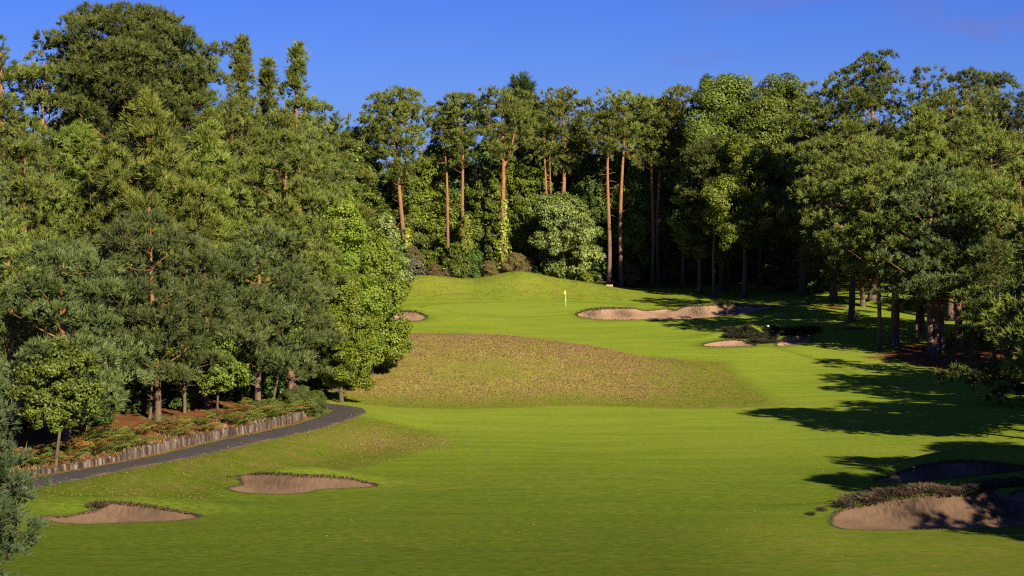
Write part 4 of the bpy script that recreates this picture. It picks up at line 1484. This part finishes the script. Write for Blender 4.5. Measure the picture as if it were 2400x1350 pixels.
obj('plate', g.mesh('plate', [M['white']]), root)

# a few blown leaves on the short grass
rng = np.random.default_rng(9)
n = 420
x, y = rng.uniform(-12, 34, n), rng.uniform(74, 200, n)
ok = np.abs(x) < .26 * y
for P in BP.values():
    ok &= ~inside(x, y, P)
x, y = x[ok], y[ok]
g = Geo()
leaves(g, np.stack([x, y, terr(x, y) + .02], -1), unit(np.stack([rng.normal(size=len(x)) * .3, rng.normal(size=len(x)) * .3 - .3, np.ones(len(x))], -1)), .085, rng, rng.random(len(x)))
pt = rng.random(700)
ky = 92 + 62 * pt
kx = xpath(ky) + np.where(rng.random(700) < .6, -1.35, 1.35) + rng.normal(size=700) * .35
leaves(g, np.stack([kx, ky, terr(kx, ky) + .1], -1), unit(rng.normal(size=(700, 3)) * .3 + [0, -.3, 1]), .08, rng, rng.random(700))
tag(obj('fallen_leaves', g.mesh('fallen_leaves', [M['straw']])), 'dry leaves scattered on the fairway', kind='stuff')

# ------------------------------------------------------------------ light and sky
SUN_EL, SUN_AZ = rad(26), rad(153)        # azimuth clockwise from +Y (view direction)
sv = np.array([math.sin(SUN_AZ) * math.cos(SUN_EL), math.cos(SUN_AZ) * math.cos(SUN_EL), math.sin(SUN_EL)])
from mathutils import Vector
sl = bpy.data.lights.new('sun', 'SUN')
sl.energy = 5.0
sl.angle = rad(.5)
sl.color = (1.0, .89, .70)
so = bpy.data.objects.new('sun', sl)
COL.objects.link(so)
so.rotation_euler = Vector(sv).to_track_quat('Z', 'Y').to_euler()
so.location = (60, -40, 60)

wd = bpy.data.worlds.new('World')
S.world = wd
wd.use_nodes = True
nt = wd.node_tree
nt.nodes.clear()
N = NT(nt)
sky = N.n('ShaderNodeTexSky', sky_type='NISHITA')
sky.sun_disc = False
sky.sun_elevation = SUN_EL
sky.sun_rotation = SUN_AZ
sky.air_density = 1.0
sky.dust_density = .8
sky.ozone_density = 4.0
tc = N.n('ShaderNodeTexCoord').outputs['Generated']
cl = N.noise(N.mapping(tc, (9.0, 9.0, 34.0)), 1.3, 5, .55, .5)
sp = N.n('ShaderNodeSeparateXYZ')
N.l(tc, sp.inputs[0])
side = N.rng(sp.outputs[0], .02, .2, 0, 1)
cf = N.math('MULTIPLY', N.rng(cl, .52, .68, 0, .75), side)
col = N.mix(1.0, sky.outputs[0], SKY_TINT, 'MULTIPLY') if False else None
hs = N.n('ShaderNodeMix', data_type='RGBA', blend_type='MULTIPLY')
hs.inputs[0].default_value = 1
N.l(sky.outputs[0], hs.inputs[6])
N.l(N.mix(N.rng(sp.outputs[2], .0, .13, 0, 1), (.235, .320, .68), (.130, .208, .575)), hs.inputs[7])
c2 = N.mix(cf, hs.outputs[2], (.80, 1.00, 2.9))
bg = N.n('ShaderNodeBackground')
N.l(c2, bg.inputs[0])
bg.inputs[1].default_value = .085
ow = N.n('ShaderNodeOutputWorld')
N.l(bg.outputs[0], ow.inputs[0])

S.view_settings.view_transform = 'Standard'
S.view_settings.look = 'None'
S.view_settings.exposure = 1.25
S.view_settings.gamma = 1
S.view_settings.use_curve_mapping = False
S.render.engine = 'CYCLES'
S.cycles.max_bounces = 5
S.cycles.diffuse_bounces = 3
S.cycles.glossy_bounces = 2
S.cycles.transmission_bounces = 3
S.cycles.transparent_max_bounces = 4
S.cycles.use_denoising = DENOISE
S.cycles.filter_width = 1.2
S.cycles.sample_clamp_indirect = 6
